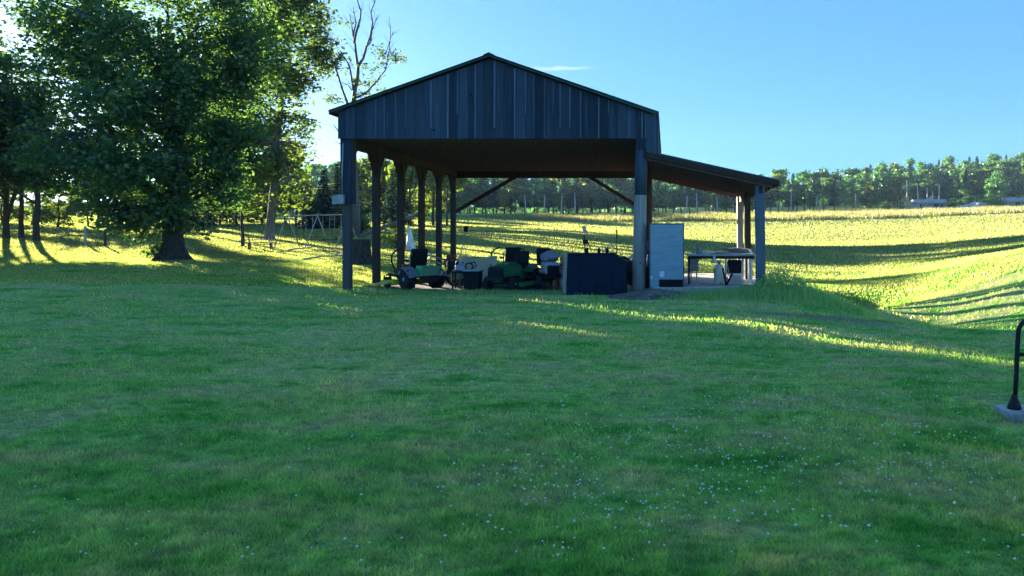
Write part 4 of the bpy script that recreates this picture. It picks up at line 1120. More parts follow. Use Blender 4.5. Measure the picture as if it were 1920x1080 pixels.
def spoked():
    t = thing('hand_cart', 'hand cart with pale spoked wheels and a dark tray between the mowers', 'cart', Vector((-6.35, 23.2, .04)), R(20))
    for s in (-1, 1):
        e = bpy.data.objects.new('wheel', None); COL.objects.link(e); e.parent = t; e.location = (-.2, s * .36, .3)
        g = G(); g.tube([(.28 * math.cos(a), 0, .28 * math.sin(a)) for a in [2 * math.pi * k / 24 for k in range(25)]], .025, 6); g.make('tyre', 'rubber', e)
        g = G()
        for k in range(10):
            a = k * .628; g.tube([(0, 0, 0), (.27 * math.cos(a), 0, .27 * math.sin(a))], .008, 5)
        g.lathe([(.04, -.05), (.04, .05)], (0, 0, 0), (0, 1, 0), 10); g.make('rim', 'yellow_paint', e)
    g = G(); g.box((.0, 0, .56), (.9, .62, .05)); g.box((.44, 0, .66), (.03, .62, .2)); g.box((-.44, 0, .66), (.03, .62, .2)); g.box((0, .3, .66), (.86, .03, .2)); g.box((0, -.3, .66), (.86, .03, .2)); g.make('tray', 'black_paint', t)
    g = G(); g.bar((.35, .28, .0), (.35, .28, .54), .04, .04); g.bar((.35, -.28, 0), (.35, -.28, .54), .04, .04); g.make('leg', 'black_paint', t)
    g = G(); g.tube([(-.4, .25, .6), (-1.0, .25, .85)], .018, 6); g.tube([(-.4, -.25, .6), (-1.0, -.25, .85)], .018, 6); g.tube([(-1.0, -.25, .85), (-1.0, .25, .85)], .018, 6); g.make('handle', 'steel', t)
spoked()
t = thing('string_trimmer', 'long-handled trimmer leaning upright near the fifth left post', 'trimmer', Vector((-6.75, 24.0, .04)), .2)
g = G(); g.tube([(0, 0, .1), (.12, .1, .9), (.26, .25, 1.75)], .016, 6); g.make('shaft', 'steel', t)
g = G(); g.blob((0, 0, .09), (.12, .12, .07), 2, 2, .1); g.make('cutting_head', 'black_plastic', t)
g = G(); g.box((.27, .26, 1.78), (.14, .14, .2), bevel=.04); g.make('motor', 'black_plastic', t)

def work_cart():
    t = thing('utility_table', 'dark metal table on thin legs in front of the white sheet', 'table', Vector((-6.0, 22.0, .04)), R(5))
    g = G(); g.box((0, 0, .5), (.6, .5, .08), bevel=.012); g.make('table_top', 'black_paint', t)
    for x in (-.26, .26):
        for y in (-.2, .2):
            g = G(); g.bar((x, y, 0), (x, y, .46), .04, .04); g.make('leg', 'black_paint', t)
work_cart()
g = G(); g.box((0, 0, .08), (.26, .2, .16), bevel=.03); g.lathe([(.06, .16), (.07, .2), (.03, .24)], (.03, 0, 0)); g.tube([(-.12, 0, .16), (-.1, 0, .26), (.02, 0, .3)], .015, 6)
tag(g.make('small_engine', 'gray_plastic'), 'small dark grey engine sitting on the metal table', 'engine', None, Vector((-6.1, 22.0, .58)), .3)
g = G(); g.tube([(.1 * math.cos(a), 0, .11 + .1 * math.sin(a)) for a in [k * 2 * math.pi / 18 for k in range(19)]], .02, 6); g.tube([(.06, .05, .02), (.2, .1, .12), (.16, .1, .24), (.0, .08, .2)], .02, 6)
tag(g.make('coiled_hose', 'black_plastic'), 'black coiled hose on the right end of the metal table', 'hose', None, Vector((-5.81, 21.95, .585)), .2)
t = thing('waste_bin', 'black tapered bin standing by the white sheet left of the green tractor', 'bin', Vector((-5.66, 21.8, .04)))
g = G(); g.box((0, 0, .27), (.42, .4, .54), taper=(1.14, 1.14), bevel=.02); g.make('body', 'black_plastic', t)
g = G(); g.box((0, 0, .552), (.52, .5, .05), bevel=.02); g.make('rim', 'gray_plastic', t)

def sheet_tarp():
    # white sheet hung over a sawhorse
    t = thing('sawhorse', 'sawhorse hidden under the white sheet left of the green tractor', 'sawhorse', Vector((-5.82, 23.0, .04)))
    g = G(); g.bar((-.5, 0, .86), (.5, 0, .86), .09, .09); g.make('beam', 'plank_wood', t)
    for x in (-.42, .42):
        for s in (-1, 1):
            g = G(); g.bar((x, 0, .84), (x * 1.15, s * .32, 0), .06, .04); g.make('leg', 'plank_wood', t)
    g = G()
    def f(u, v):
        x = -.58 + 1.16 * u + .03 * math.sin(v * 7)
        q = (v - .36) * 1.25
        s = abs(q)
        side = -1 if q < 0 else 1
        drop = s * (1.35 - .5 * (u < .45) * (q < 0) * (1 - u))
        y = side * min(.05 + s * .24, .32) + .025 * math.sin(u * 17 + v * 3) * min(1, s * 3)
        return (x, y, .925 - max(0, s - .03) * .9 * (1 if q > 0 else (1.9 * (.55 + .7 * u))) + .02 * math.sin(u * 9) - .03 * math.sin(u * 3.1))
    g.grid(f, 36, 30, .006); tag(g.make('white_sheet', 'white_cloth'), 'white sheet draped over the sawhorse between the dark bin and the green tractor', 'sheet', None, Vector((-5.82, 23.0, .04)))
sheet_tarp()

# buckets and crates beside the navy bin
def bucket(label, m, loc, r=.15, h=.32, rz=0, tilt=0):
    t = thing('bucket', label, 'bucket', loc, rz, 'buckets beside the navy bin'); t.rotation_euler = (tilt, 0, rz)
    g = G(); g.lathe([(r * .84, 0), (r * .9, h * .5), (r, h), (r * 1.06, h), (r * 1.06, h * .94), (r, h * .93), (r * .99, h * .9), (r * .95, h), (r * .8, .02)], (0, 0, 0), n=18); g.make('body', m, t)
    g = G(); g.tube([(r * 1.05 * math.cos(a), 0, h * .95 - .0 - .16 * math.sin(a)) for a in [math.pi * k / 10 for k in range(11)]], .006, 5); g.make('handle', 'steel', t)
bucket('white paint bucket on the ground left of the navy bin', 'white_paint', Vector((-3.06, 22.1, .04)), .13)
bucket('pink bucket stacked above the white one left of the navy bin', 'pink_plastic', Vector((-3.04, 22.12, .37)), .14)
bucket('orange bucket topmost of the stack left of the navy bin', 'orange_plastic', Vector((-3.03, 22.12, .7)), .13, .26)
bucket('pale bucket lying tipped over near the front pole foot', 'white_paint', Vector((-1.42, 22.2, .2)), .15, .34, .8, R(75))
g = G(); g.bar((0, 0, 0), (.02, .12, 1.12), .09, .03); tag(g.make('plank', 'pale_wood'), 'pale upright plank leaning at the left edge of the navy bin', 'plank', None, Vector((-2.84, 20.75, .0)))

def navy_bin():
    t = thing('storage_bin', 'big plain navy-blue metal bin with one sloping top corner in front of the clutter', 'bin', Vector((-2.74, 20.35, g1(-2, 20.4) - .05)))
    g = G(); g.prism([(0, 0), (1.62, 0), (1.64, .95), (1.32, 1.16), (.04, 1.16)], 0, .75)
    bmesh.ops.bevel(g.bm, geom=list(g.bm.edges), offset=.018, segments=2, affect='EDGES')
    g.make('body', 'navy_metal', t)
    g = G()
    for x in (.36, .82, 1.28): g.box((x, -.006, .56), (.03, .012, 1.0), bevel=.003)
    g.make('rib', 'navy_metal', t)
    g = G(); g.box((.68, .37, 1.172), (1.3, .78, .022), bevel=.006); g.make('lid', 'navy_metal', t)
    for x in (.15, 1.4):
        g = G(); g.bar((x, .1, -.02), (x, .65, -.02), .1, .05); g.make('skid', 'black_paint', t)
navy_bin()
nz = g1(-2, 20.4) - .05 + 1.183
for i, (x, lab) in enumerate(((.54, 'black oil bottle on the navy bin lid, leftmost of three'), (.87, 'black oil bottle on the navy bin lid, middle of three'), (1.1, 'black oil bottle on the navy bin lid, rightmost of three'))):
    t = thing('oil_bottle', lab, 'bottle', Vector((-2.74 + x, 20.6, nz)), .2 * i, 'bottles on the navy bin')
    g = G(); g.box((0, 0, .065), (.085, .06, .13), bevel=.018); g.make('body', 'black_plastic', t)
    g = G(); g.lathe([(.02, .128), (.02, .15), (.016, .155)], (.01, 0, 0), n=10); g.make('cap', 'rust_red' if i == 1 else 'black_plastic', t)
def floor_jack():
    t = thing('farm_jack', 'tall upright lifting jack with a pale top standing behind the navy bin', 'jack', Vector((-2.33, 22.0, .04)))
    g = G(); g.bar((0, 0, 0), (-.1, 0, 1.6), .035, .07); g.make('rack', 'black_paint', t)
    g = G(); g.bar((-.07, 0, 1.62), (-.115, 0, 1.85), .09, .1); g.tube([(-.1, 0, 1.78), (-.02, 0, 1.7), (.02, 0, 1.5)], .016, 6); g.make('top_clamp', 'pink_plastic', t)
    g = G(); g.box((-.06, 0, 1.38), (.16, .1, .14), bevel=.02); g.tube([(0, 0, 1.4), (.12, 0, 1.1)], .015, 6); g.make('runner', 'black_paint', t)
    g = G(); g.box((0, 0, .02), (.22, .14, .04), bevel=.008); g.make('foot', 'black_paint', t)
floor_jack()
g = G(); g.tube([(0, 0, 0), (0, 0, 1.75)], .012, 6); g.bar((0, 0, 1.5), (0, 0, 1.76), .04, .02); tag(g.make('stake', 'black_paint'), 'thin dark metal stake standing behind the right end of the navy bin', 'stake', None, Vector((-1.55, 23.2, .04)))
t = thing('garden_fork', 'fork with a pale handle leaning over the sloping corner of the navy bin', 'garden fork', Vector((-1.75, 21.35, .04)), 0)
g = G(); g.tube([(-.25, .0, .85), (.05, .1, 1.26)], .016, 6); g.tube([(-.25, 0, .85), (-.5, -.05, .2)], .016, 6); g.make('handle', 'pale_wood', t)
g = G()
for k in range(4): g.tube([(.05 + .03 * k, .1, 1.24 - .02 * k), (.2 + .03 * k, .13, 1.42 - .03 * k)], .006, 5)
g.bar((.03, .1, 1.27), (.15, .1, 1.17), .02, .02); g.make('tines', 'steel', t)
g = G(); g.grid(lambda u, v: (.5 * u + .03 * math.sin(v * 8), .14 * math.sin(u * 3) + .05 * math.sin(v * 11), .95 - .75 * v - .12 * u + .05 * math.sin(u * 6)), 14, 16, .012)
tag(g.make('brown_cloth', 'brown_cloth'), 'brown cloth hanging over junk at the right side of the navy bin', 'cloth', None, Vector((-1.35, 21.3, .05)))
g = G(); g.tube([(-.25, 0, .86), (-.05, 0, .84), (.12, 0, .9), (.22, 0, 1.0)], .035, 8); g.tube([(.2, 0, .98), (.2, .05, .1)], .025, 8)
tag(g.make('pipe', 'white_paint'), 'pale bent pipe between the navy bin and the front pole', 'pipe', None, Vector((-1.2, 21.7, .05)))

def can(label, m, loc, rz, w=.26, h=.3):
    t = thing('fuel_can', label, 'fuel can', loc, rz, 'fuel cans under the barn roof')
    g = G(); g.box((0, 0, h / 2), (w, w * .62, h), bevel=.035, taper=(.86, .86)); g.make('body', m, t)
    g = G(); g.tube([(-w * .3, 0, h - .01), (-w * .2, 0, h + .07), (w * .15, 0, h + .07), (w * .25, 0, h - .01)], .014, 6); g.make('handle', m, t)
    g = G(); g.tube([(w * .36, 0, h - .03), (w * .6, 0, h + .1)], .016, 7); g.make('spout', 'yellow_paint', t)
can('red fuel can on the floor behind the hand cart', 'rust_red', Vector((-6.6, 24.3, .05)), .3)
can('small red fuel can beside the old tractor wheel', 'rust_red', Vector((-3.25, 21.85, .04)), 1.2, .22, .26)
can('orange fuel can on the hand cart tray', 'orange_plastic', Vector((-6.42, 23.25, .63)), .8, .24, .26)
def crate(label, loc, rz, m='pale_wood', w=.42, d=.32, h=.28):
    t = thing('slatted_crate', label, 'crate', loc, rz, 'crates under the barn roof')
    g = G(); g.box((0, 0, .02), (w, d, .025)); g.make('base', m, t)
    for sx, sy, lx, ly in ((0, -d / 2, w, .02), (0, d / 2, w, .02), (-w / 2, 0, .02, d - .03), (w / 2, 0, .02, d - .03)):
        g = G()
        for k in range(3): g.box((sx, sy, .06 + k * (h - .08) / 2), (lx, ly, .065))
        for q in (-1, 1): g.box((sx + q * (lx / 2 - .03 if lx > ly else .0), sy + q * (0 if lx > ly else ly / 2 - .03), h / 2 + .03), (.028, .028, h))
        g.make('side', m, t)
crate('slatted crate beyond the rear corner of the dark mower', Vector((-6.95, 24.9, .05)), .4)
crate('slatted crate on top of another behind the white sheet', Vector((-5.2, 25.4, .36)), .1); crate('slatted crate on the floor behind the white sheet', Vector((-5.22, 25.4, .05)), .2)
crate('dark slatted crate under the old tractor sack end', Vector((-3.05, 23.3, .05)), -.3, 'inner_wood', .5, .4, .36)
for k, (x, y, r, h, m, lab) in enumerate(((-6.15, 24.6, .16, .42, 'galvanized', 'grey metal drum behind the hand cart'), (-2.95, 23.0, .2, .62, 'brown_cloth', 'brown drum standing behind the bucket stack'), (-3.95, 25.2, .2, .7, 'gray_plastic', 'grey drum behind the green tractor seat'))):
    t = thing('storage_drum', lab, 'drum', Vector((x, y, .05)), 0, 'drums under the barn roof')
    g = G(); g.lathe([(r * .97, 0), (r, .02), (r * .98, .05), (r * .98, h * .32), (r, h * .34), (r * .98, h * .36), (r * .98, h * .65), (r, h * .67), (r * .98, h * .69), (r * .98, h - .03), (r, h)], n=20); g.make('body', m, t)
    g = G(); g.lathe([(r * .93, h - .002), (r * .93, h + .012), (r * .3, h + .02)], n=20); g.make('lid', m, t)
def mower_push():
    t = thing('push_mower', 'push mower with a folded grey handle behind the gap between the two tractors', 'mower', Vector((-4.05, 23.9, .05)), R(-60), 'walk-behind machines')
    for x in (-.3, .3):
        for q in (-1, 1): wheel_part(t, (x, q * .26, .1), .1, .05, rim='steel')
    g = G(); g.box((0, 0, .16), (.66, .46, .12), bevel=.04); g.make('deck', 'rust_red', t)
    g = G(); g.lathe([(.15, .22), (.16, .3), (.12, .38), (.05, .4)], n=16); g.make('engine', 'black_plastic', t)
    g = G()
    for q in (-1, 1): g.tube([(-.3, q * .22, .2), (-.62, q * .24, .6), (-.85, q * .24, .95)], .013, 6)
    g.tube([(-.85, -.24, .95), (-.9, 0, 1.0), (-.85, .24, .95)], .013, 6); g.make('handle', 'steel', t)
mower_push()

# blue jug, jacket and dark drum between pole and cooler
t = thing('steel_drum', 'black drum standing between the front pole and the upright cooler', 'drum', Vector((-.45, 21.95, .04)))
g = G(); g.lathe([(.2, 0), (.21, .02), (.2, .04), (.2, .26), (.21, .28), (.2, .3), (.2, .6), (.21, .62), (.19, .64)], n=20); g.make('body', 'black_paint', t)
t = thing('water_jug', 'bright blue jug standing on the black drum behind the cooler', 'jug', Vector((-.47, 21.9, .68)))
g = G(); g.lathe([(.11, 0), (.12, .03), (.12, .3), (.09, .38), (.04, .42), (.04, .46)], n=18); g.make('body', 'blue_plastic', t)
g = G(); g.lathe([(.045, .461), (.045, .5), (.02, .51)], n=12); g.make('cap', 'white_paint', t)
g = G(); g.grid(lambda u, v: (.26 * (u - .5) * (1 + .3 * v), .05 * math.sin(u * 9 + v * 2) - .05, 1.42 - .3 * v + .03 * math.sin(u * 6)), 12, 10, .02)
tag(g.make('jacket', 'gray_cloth'), 'grey jacket hung on the pole just above the blue jug', 'jacket', None, Vector((-.52, 21.75, .0)))

def cooler():
    t = thing('upright_cooler', 'tall blue-grey upright cooler with a black vent at its foot', 'cooler', Vector((.0, 20.85, SZ - .06)), R(0))
    w, h, d = .98, 1.84, .7
    g = G(); g.box((0, d / 2, h / 2), (w, d, h), bevel=.012); g.make('cabinet', 'cooler_trim', t)
    g = G(); g.box((0, -.016, h / 2 + .005), (w - .07, .03, h - .09), bevel=.006); g.make('panel', 'cooler_metal', t)
    g = G(); g.box((.12, -.04, .15), (w - .32, .03, .24), bevel=.004)
    for k in range(6): g.box((.12, -.058, .06 + k * .035), (w - .38, .012, .014))
    g.make('vent', 'black_plastic', t)
    g = G(); g.box((-.13, -.034, .42), (.13, .006, .16)); g.make('sticker', 'sticker', t)
    g = G(); g.box((-.42, -.034, .33), (.05, .006, .07)); g.make('sticker', 'sticker', t)
    g = G()
    for x in (-.4, .4): g.lathe([(.03, -.04), (.03, 0)], (x, .08, 0), n=10); g.lathe([(.03, -.04), (.03, 0)], (x, d - .08, 0), n=10)
    g.make('foot', 'black_plastic', t)
cooler()
def bench():
    t = thing('workbench', 'grey metal-topped workbench on thin legs under the lean-to', 'workbench', Vector((.6, 22.0, SZ)))
    g = G(); g.box((1.0, .35, .86), (2.0, .8, .06), bevel=.008); g.make('bench_top', 'galvanized', t)
    g = G(); g.box((1.0, -.02, .79), (1.96, .04, .08)); g.make('apron', 'black_paint', t)
    for x in (.06, 1.9):
        for y in (.02, .68):
            g = G(); g.bar((x, y, 0), (x, y, .83), .055, .055); g.make('leg', 'black_paint' if x < 1 and y < .1 else 'white_paint', t)
    g = G(); g.grid(lambda u, v: (.75 + 1.2 * u, .05 + .72 * v, .905 + .1 * math.sin(math.pi * u) * v + .12 * v * u), 12, 6, .01); g.make('cover_sheet', 'galvanized', t)
bench()
t = thing('breaker_box', 'flat grey electrical box on two short legs under the bench', 'electrical box', Vector((.83, 22.95, SZ)))
g = G(); g.box((0, 0, .56), (.3, .14, .42), bevel=.015); g.make('cabinet', 'gray_plastic', t)
g = G(); g.box((0, -.078, .56), (.25, .016, .36), bevel=.004); g.make('door', 'galvanized', t)
for x in (-.08, .09):
    g = G(); g.bar((x, 0, 0), (x, 0, .35), .04, .04); g.make('leg', 'pale_wood', t)
t = thing('paint_can', 'small pale paint can standing on the left end of the workbench', 'paint can', Vector((.95, 22.3, SZ + .892)))
g = G(); g.lathe([(.08, 0), (.085, .01), (.082, .02), (.082, .17), (.086, .18)], n=16); g.make('body', 'galvanized', t)
g = G(); g.tube([(.083 * math.cos(a), 0, .17 - .05 * math.sin(a)) for a in [math.pi * k / 8 for k in range(9)]], .004, 4); g.make('handle', 'steel', t)
t = thing('hand_saw', 'hand saw with a pale handle lying on the workbench', 'saw', Vector((1.15, 22.12, SZ + .895)), .6)
g = G(); g.prism([(0, 0), (.5, .0), (.5, .05), (0, .11)], -.002, .002); g.make('blade', 'steel', t)
g = G(); g.box((-.06, 0, .06), (.12, .025, .11), bevel=.01); g.make('handle', 'pale_wood', t)
def cyl():
    t = thing('gas_cylinder', 'squat beige cylinder with a valve standing under the bench', 'gas cylinder', Vector((1.52, 21.75, SZ)))
    g = G(); g.lathe([(.12, 0), (.14, .02), (.145, .06), (.145, .48), (.12, .56), (.05, .6)], n=22); g.make('tank', 'beige_paint', t)
    g = G(); g.lathe([(.035, .6), (.035, .66), (.05, .67), (.05, .72), (.02, .73)], n=12); g.tube([(0, 0, .7), (.1, .05, .72)], .012, 6); g.make('valve', 'steel', t)
    g = G(); g.tube([(.1, .05, .72), (.25, .1, .6), (.3, .05, .35), (.22, 0, .1)], .014, 6); g.make('hose', 'gray_plastic', t)
cyl()
g = G(); g.lathe([(.07, 0), (.08, .03), (.08, .2), (.05, .25), (.025, .28)], n=14); tag(g.make('white_jug', 'white_paint'), 'small white jug hanging just under the bench top', 'jug', None, Vector((1.4, 22.03, SZ + .62)))
def grill():
    t = thing('grill', 'black boxy grill on a pale tube frame under the right end of the bench', 'grill', Vector((2.0, 22.2, SZ)))
    g = G(); g.box((0, 0, .52), (.42, .36, .38), bevel=.03); g.make('firebox', 'black_plastic', t)
    g = G()
    for x in (-.25, .25):
        for y in (-.2, .2): g.tube([(x, y, 0), (x, y, .78)], .018, 6)
    for y in (-.2, .2): g.tube([(-.25, y, .3), (.25, y, .3)], .015, 6)
    g.tube([(-.25, -.2, .78), (.25, -.2, .78)], .015, 6)
    g.make('frame', 'white_paint', t)
    g = G(); g.box((0, 0, .31), (.46, .38, .02)); g.make('shelf', 'galvanized', t)
grill()
g = G(); g.bar((0, 0, 0), (-.12, -.25, .5), .04, .04); g.bar((0, 0, 0), (.16, -.2, .34), .04, .04); g.bar((-.06, -.12, .25), (.08, -.1, .17), .03, .03)
tag(g.make('folding_stand', 'black_paint'), 'small black folding stand in front of the grill legs', 'stand', None, Vector((1.72, 21.6, SZ)))
g = G(); g.box((0, 0, .14), (.34, .26, .28), bevel=.02); g.box((0, -.135, .2), (.2, .012, .06)); tag(g.make('crate', 'pale_wood'), 'pale crate on the slab beneath the grill', 'crate', None, Vector((2.02, 21.95, SZ)))

# ------------------------------------------------------------------ yard behind the barn
def swing_set():
    t = thing('swing_set', 'pale metal swing set with slanting legs on the sunny lawn behind the yard', 'swing set')
    Y = 48.0; zg = g1(-23.5, Y)
    H = 2.1; L = 3.9; x0 = (535 - PX) * Y / F
    t.location = (x0, Y, zg)
    def base(x, y): return g1(x0 + x, Y + y) - zg - .03
    g = G(); g.tube([(.1, 0, H - .03), (L - .1, .5, H + .08)], .04, 8); g.make('top_bar', 'galvanized', t)
    for x, dy in ((.1, 0), (L * .5, .25), (L - .1, .5)):
        for s in (-1, 1):
            g = G(); g.tube([(x, dy, H), (x + s * .35, dy + s * 1.0, base(x + s * .35, dy + s * 1.0))], .032, 7); g.make('leg', 'galvanized', t)
    for k, x in enumerate((.75, 1.45, 2.5, 3.2)):
        e = bpy.data.objects.new('swing', None); COL.objects.link(e); e.parent = t; e.location = (x, .12 * (x), 0)
        g = G(); z = .55
        for s in (-.22, .22): g.tube([(s, 0, H), (s + .05, -.1, z)], .014, 5)
        g.make('chain', 'steel', e)
        g = G(); g.box((.05, -.1, z - .02), (.48, .2, .05), bevel=.012); g.make('seat', 'black_plastic', e)
    return t
swing_set()
def picnic(label, px, Y, rz, s=1.0):
    t = thing('picnic_bench', label, 'bench', at(px, Y), rz, 'benches on the sunny lawn')
    g = G(); g.box((0, 0, .45 * s), (1.7, .32, .06), bevel=.01); g.make('seat', 'inner_wood', t)
    for x in (-.65, .65):
        g = G(); g.box((x, 0, .21 * s), (.08, .28, .44 * s), bevel=.01); g.make('leg', 'plank_wood', t)
picnic('low dark bench on the lawn left of the swing set', 488, 46.5, .1)
picnic('weathered plank bench beside the leaning tree trunk', 486, 54, .5, .9)
g = G(); g.lathe([(.62, -.1), (.5, .12), (.4, .5), (.37, 1.0), (.36, 1.15), (.02, 1.16)], n=18)
for v in g.bm.verts:
    a = math.atan2(v.co.y, v.co.x); k = 1 + .1 * math.sin(a * 5) + .06 * math.sin(a * 9 + 1); v.co.x *= k; v.co.y *= k
tag(g.make('tree_stump', 'bark'), 'thick dark tree stump just right of the front corner post', 'stump', None, at(677, 33.0))
g = G(); g.bar((-.1, 0, 1.25), (2.0, 2.2, 2.45), .26, .1); g.bar((1.95, 2.2, 2.4), (1.95, 2.2, .0), .1, .1)
tag(g.make('ramp_plank', 'plank_wood'), 'long weathered plank sloping up from the top of the stump', 'plank', None, at(677, 33.0))
def branch(label, px, Y, rz, L, seed):
    rr = random.Random(seed); g = G()
    P = wob((-L / 2, 0, .06), (L / 2, rr.uniform(-.3, .3), .12), 7, .03, rr, .05); g.tube(P, taper(.055, .02, 7), 6)
    for k in range(9):
        i = rr.randint(1, 7); e = P[i] + Vector((rr.uniform(-.2, .9), rr.uniform(-.6, .6), rr.uniform(.0, .5)))
        Q = wob(P[i], e, 4, .06, rr); g.tube(Q, taper(.022, .006, 4), 5)
    tag(g.make('fallen_branch', 'pale_wood'), label, 'branch', 'fallen branches on the sunny lawn', at(px, Y), rz)
branch('pale fallen branch with twigs at the foot of the leaning trunk', 478, 55, .4, 2.2, 1)
branch('long pale fallen limb lying left of the tree stump', 618, 37, .15, 2.6, 2)
branch('fallen branch in front of the swing seats', 585, 45, -.1, 3.0, 3)
def wrapped():
    Y = 45.0
    g = G(); g.grid(lambda u, v: ((.05 + .24 * v + .04 * math.sin(u * 18.8)) * math.cos(u * 6.283) + .12 * v, (.05 + .24 * v + .03 * math.sin(u * 25)) * math.sin(u * 6.283), 1.45 * (1 - v) + .03), 40, 10)
    tag(g.make('white_tarp', 'white_paint'), 'white cone-shaped wrapped tarp between the third and fourth left posts', 'tarp', None, at(766, Y))
wrapped()
for px, Y, py, m, lab in ((160, 52, 424, 'galvanized', 'pale thin fence post left of the big tree'), (197, 50, 432, 'bark', 'dark short fence post left of the big tree')):
    p = at(px, Y); h = max(.6, EYE - (py - PY) * Y / F - p.z)
    g = G(); g.box((0, 0, h / 2 - .1), (.12, .12, h + .2), bevel=.02); g.box((0, 0, h * .8), (.2, .03, .05)); tag(g.make('fence_post', m), lab, 'fence post', 'fence posts by the big tree', p)
# seedling at the foot of the big tree
rg = np.random.default_rng(12); p = at(292, 37.6)
t = thing('shrub', 'small dark shrub at the left foot of the big tree trunk', 'shrub', p)
P = rg.normal(size=(60, 3)) * np.array([.25, .22, .24]) + np.array([0, 0, .5]); V, rn = leaves_from(P, 8, .12, .16, rg); quad_obj('foliage', V, 'maple_leaf', t, rg, rn)
g = G()
for k in range(5): g.tube([(0, 0, -.05), (rg.uniform(-.2, .2), rg.uniform(-.2, .2), .5)], [.015, .005], 5)
g.make('stem', 'bark', t)

# ------------------------------------------------------------------ far right: sheds and pale boulders below the hill wood
def shed(px, Y, w, d, h, rz, label):
    t = thing('shed', label, 'shed', at(px, Y), rz, 'far sheds below the hill wood')
    g = G(); g.box((0, 0, h / 2 - .2), (w, d, h + .4)); wl = g.make('wall', 'siding', t)
    g = G(); g.box((0, -d / 2 - .02, h * .42), (w * .24, .05, h * .84)); g.make('door', 'black_paint', t)
    g = G(); g.box((w * .3, -d / 2 - .02, h * .55), (w * .16, .05, h * .3)); g.make('window', 'glass_dark', t)
    g = G(); g._add([(-w / 2 - .3, -d / 2 - .4, h), (w / 2 + .3, -d / 2 - .4, h), (w / 2 + .3, 0, h + d * .32), (-w / 2 - .3, 0, h + d * .32), (w / 2 + .3, d / 2 + .4, h), (-w / 2 - .3, d / 2 + .4, h)], [(0, 1, 2, 3), (3, 2, 4, 5), (0, 3, 5), (1, 4, 2), (0, 5, 4, 1)]); g.make('roof', 'shingle', t)
shed(1722, 139, 1.8, 2.2, 1.3, .1, 'tiny pale-roofed shed at the foot of the hill wood')
shed(1752, 143, 3.4, 2.4, 1.2, -.08, 'long low grey-roofed shed right of the tiny one')
shed(1902, 165, 4.2, 3.0, 1.0, .05, 'low pale building at the right edge below the grassy slope')
for k, (px, Y, r) in enumerate(((1803, 140, .55), (1815, 142, .8), (1826, 140, .9), (1838, 143, 1.0), (1829, 146, 1.0), (1790, 139, .45), (1846, 140, .5))):
    g = G(); g.blob((0, 0, r * .4), (r * 1.25, r, r * .75), k, 2, .3)
    tag(g.make('boulder', 'field_stone'), 'pale boulder in the heap beside the lone tree below the hill wood', 'boulder', 'pale boulders below the hill wood', at(px, Y))
# low bushes between them
for k, (px, Y, top) in enumerate(((1660, 138, 378), (1690, 139, 384), (1785, 138, 372), (1855, 140, 364), (1872, 141, 366), (1808, 150, 356))):
    place(W[k % 5], px, Y, top, label='low dark bush in front of the hill wood near the sheds', group='low bushes by the far sheds', wide=2.0)['category'] = 'bush'

# ------------------------------------------------------------------ handrail on its pad at the right edge
def handrail():
    p = at(1905, 6.75); t = thing('handrail', 'black tubular handrail with a flared foot at the right edge of the lawn', 'handrail', p + Vector((0, 0, .075)))
    g = G()
    pts = [(-.015, 0, .0), (.0, 0, .25), (.015, 0, .6)]
    c = Vector((.155, 0, .68))
    pts += [tuple(c + Vector((-.135 * math.cos(a), 0, .135 * math.sin(a)))) for a in [math.pi / 2 * k / 7 for k in range(8)]]
    pts += [(.9, 0, .815)] + [tuple(Vector((.95, 0, .68)) + Vector((.135 * math.sin(a), 0, .135 * math.cos(a)))) for a in [math.pi / 2 * k / 7 for k in range(8)]] + [(1.1, 0, .3), (1.11, 0, 0)]
    g.tube(pts, .021, 12); g.make('rail', 'black_paint', t)
    g = G(); g.tube([(.01, 0, .49), (1.09, 0, .49)], .017, 10); g.make('crossbar', 'black_paint', t)
    for x in (-.015, 1.11):
        g = G(); g.lathe([(.062, 0), (.06, .02), (.03, .1), (.023, .13)], (x, 0, 0), n=16); g.make('foot', 'black_paint', t)
    g = G(); g.box((.55, .0, -.03), (1.36, .36, .085), (0, 0, 0), bevel=.012); o = g.make('concrete_pad', 'concrete'); o.location = t.location + Vector((0.0, 0, -.012))
    kind(o, 'structure', 'pale concrete pad under the black handrail')
handrail()

# ------------------------------------------------------------------ light, sky, camera
SUN_AZ, SUN_EL = -41.5, 8.8
az, el = R(SUN_AZ), R(SUN_EL)
sd = Vector((math.sin(az) * math.cos(el), math.cos(az) * math.cos(el), math.sin(el)))
L = bpy.data.lights.new('sun', 'SUN'); L.energy = 5.0; L.angle = R(.53); L.color = (1, .89, .68)
lo = bpy.data.objects.new('sun', L); COL.objects.link(lo); lo.rotation_euler = sd.to_track_quat('Z', 'Y').to_euler()
w = bpy.data.worlds.new('World'); S.world = w; w.use_nodes = True
nt = w.node_tree; bg = nt.nodes['Background']
sk = nt.nodes.new('ShaderNodeTexSky'); sk.sky_type = 'NISHITA'; sk.sun_disc = False
sk.sun_elevation = el; sk.sun_rotation = az; sk.air_density = .8; sk.dust_density = 1.0; sk.ozone_density = 6.0; sk.altitude = 200
mul = nt.nodes.new('ShaderNodeMix'); mul.data_type = 'RGBA'; mul.blend_type = 'MULTIPLY'; mul.inputs[0].default_value = 1; mul.inputs[7].default_value = (.18, .185, .185, 1)
add = nt.nodes.new('ShaderNodeMix'); add.data_type = 'RGBA'; add.blend_type = 'ADD'; add.inputs[0].default_value = 1; add.inputs[7].default_value = (.135, .43, .92, 1)
nt.links.new(sk.outputs[0], mul.inputs[6]); nt.links.new(mul.outputs[2], add.inputs[6])   # even blue fill added over the clear-sky model to lift the shade
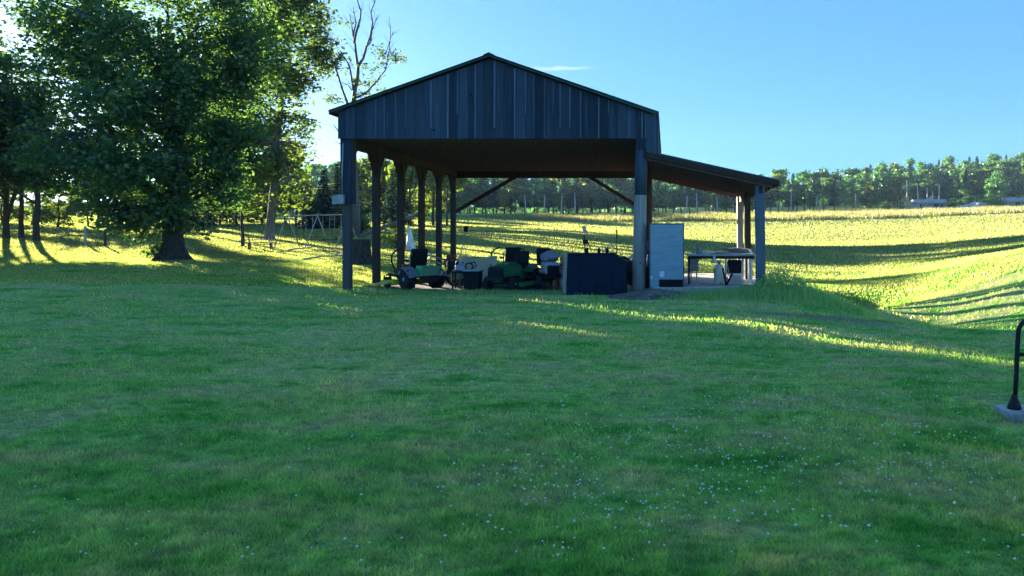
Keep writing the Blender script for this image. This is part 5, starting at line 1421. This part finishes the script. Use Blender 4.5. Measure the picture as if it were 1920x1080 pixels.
# one thin wisp of cirrus to the right of the ridge
tcw = nt.nodes.new('ShaderNodeTexCoord'); spx = nt.nodes.new('ShaderNodeSeparateXYZ'); nt.links.new(tcw.outputs['Generated'], spx.inputs[0])
def mth(op, a, b):
    n = nt.nodes.new('ShaderNodeMath'); n.operation = op
    for i, v in enumerate((a, b)):
        if isinstance(v, float): n.inputs[i].default_value = v
        else: nt.links.new(v, n.inputs[i])
    return n.outputs[0]
u_ = mth('DIVIDE', spx.outputs[0], spx.outputs[1]); v_ = mth('DIVIDE', spx.outputs[2], spx.outputs[1])
du = mth('DIVIDE', mth('ADD', u_, .143), .05)
nzw = nt.nodes.new('ShaderNodeTexNoise'); nzw.inputs['Scale'].default_value = 45; nt.links.new(tcw.outputs['Generated'], nzw.inputs[0])
dv = mth('DIVIDE', mth('ADD', mth('SUBTRACT', mth('ADD', v_, -.2245), mth('MULTIPLY', du, .0014)), mth('MULTIPLY', mth('ADD', nzw.outputs[0], -.5), .006)), .0034)
ee = mth('ADD', mth('MULTIPLY', du, du), mth('MULTIPLY', dv, dv))
mk = mth('MULTIPLY', mth('MAXIMUM', mth('SUBTRACT', 1.0, ee), 0.0), mth('MULTIPLY', mth('GREATER_THAN', spx.outputs[1], 0.0), .35))
cl = nt.nodes.new('ShaderNodeMix'); cl.data_type = 'RGBA'; cl.inputs[7].default_value = (1.6, 1.8, 2.0, 1)
nt.links.new(mk, cl.inputs[0]); nt.links.new(add.outputs[2], cl.inputs[6])
nt.links.new(cl.outputs[2], bg.inputs[0]); bg.inputs[1].default_value = .076

m, hnt, hout = mat('air')
pv = nd(hnt, 'ShaderNodeVolumePrincipled'); pv.inputs['Color'].default_value = (.42, .68, 1, 1); pv.inputs['Density'].default_value = .00017; pv.inputs['Anisotropy'].default_value = .1
hnt.links.new(pv.outputs[0], hout.inputs['Volume'])
g = G(); g.box((0, 150, 25), (1400, 760, 90)); hz = g.make('haze', 'air'); kind(hz, 'stuff', 'thin evening haze in the air')

cam = bpy.data.cameras.new('camera'); co = bpy.data.objects.new('camera', cam); COL.objects.link(co)
co.location = (0, 0, EYE); co.rotation_euler = (math.pi / 2, 0, 0)
cam.lens = 36 * F / 1920; cam.sensor_width = 36; cam.shift_x = (960 - PX) / 1920; cam.shift_y = (PY - 540) / 1920
cam.clip_start = .05; cam.clip_end = 5000
S.camera = co
vs = S.view_settings; vs.view_transform = 'Standard'; vs.look = 'None'; vs.exposure = 3.3; vs.gamma = 1; vs.use_curve_mapping = False
cy = S.cycles
cy.max_bounces = 6; cy.diffuse_bounces = 3; cy.glossy_bounces = 2; cy.transmission_bounces = 4; cy.transparent_max_bounces = 4
cy.caustics_reflective = False; cy.caustics_refractive = False
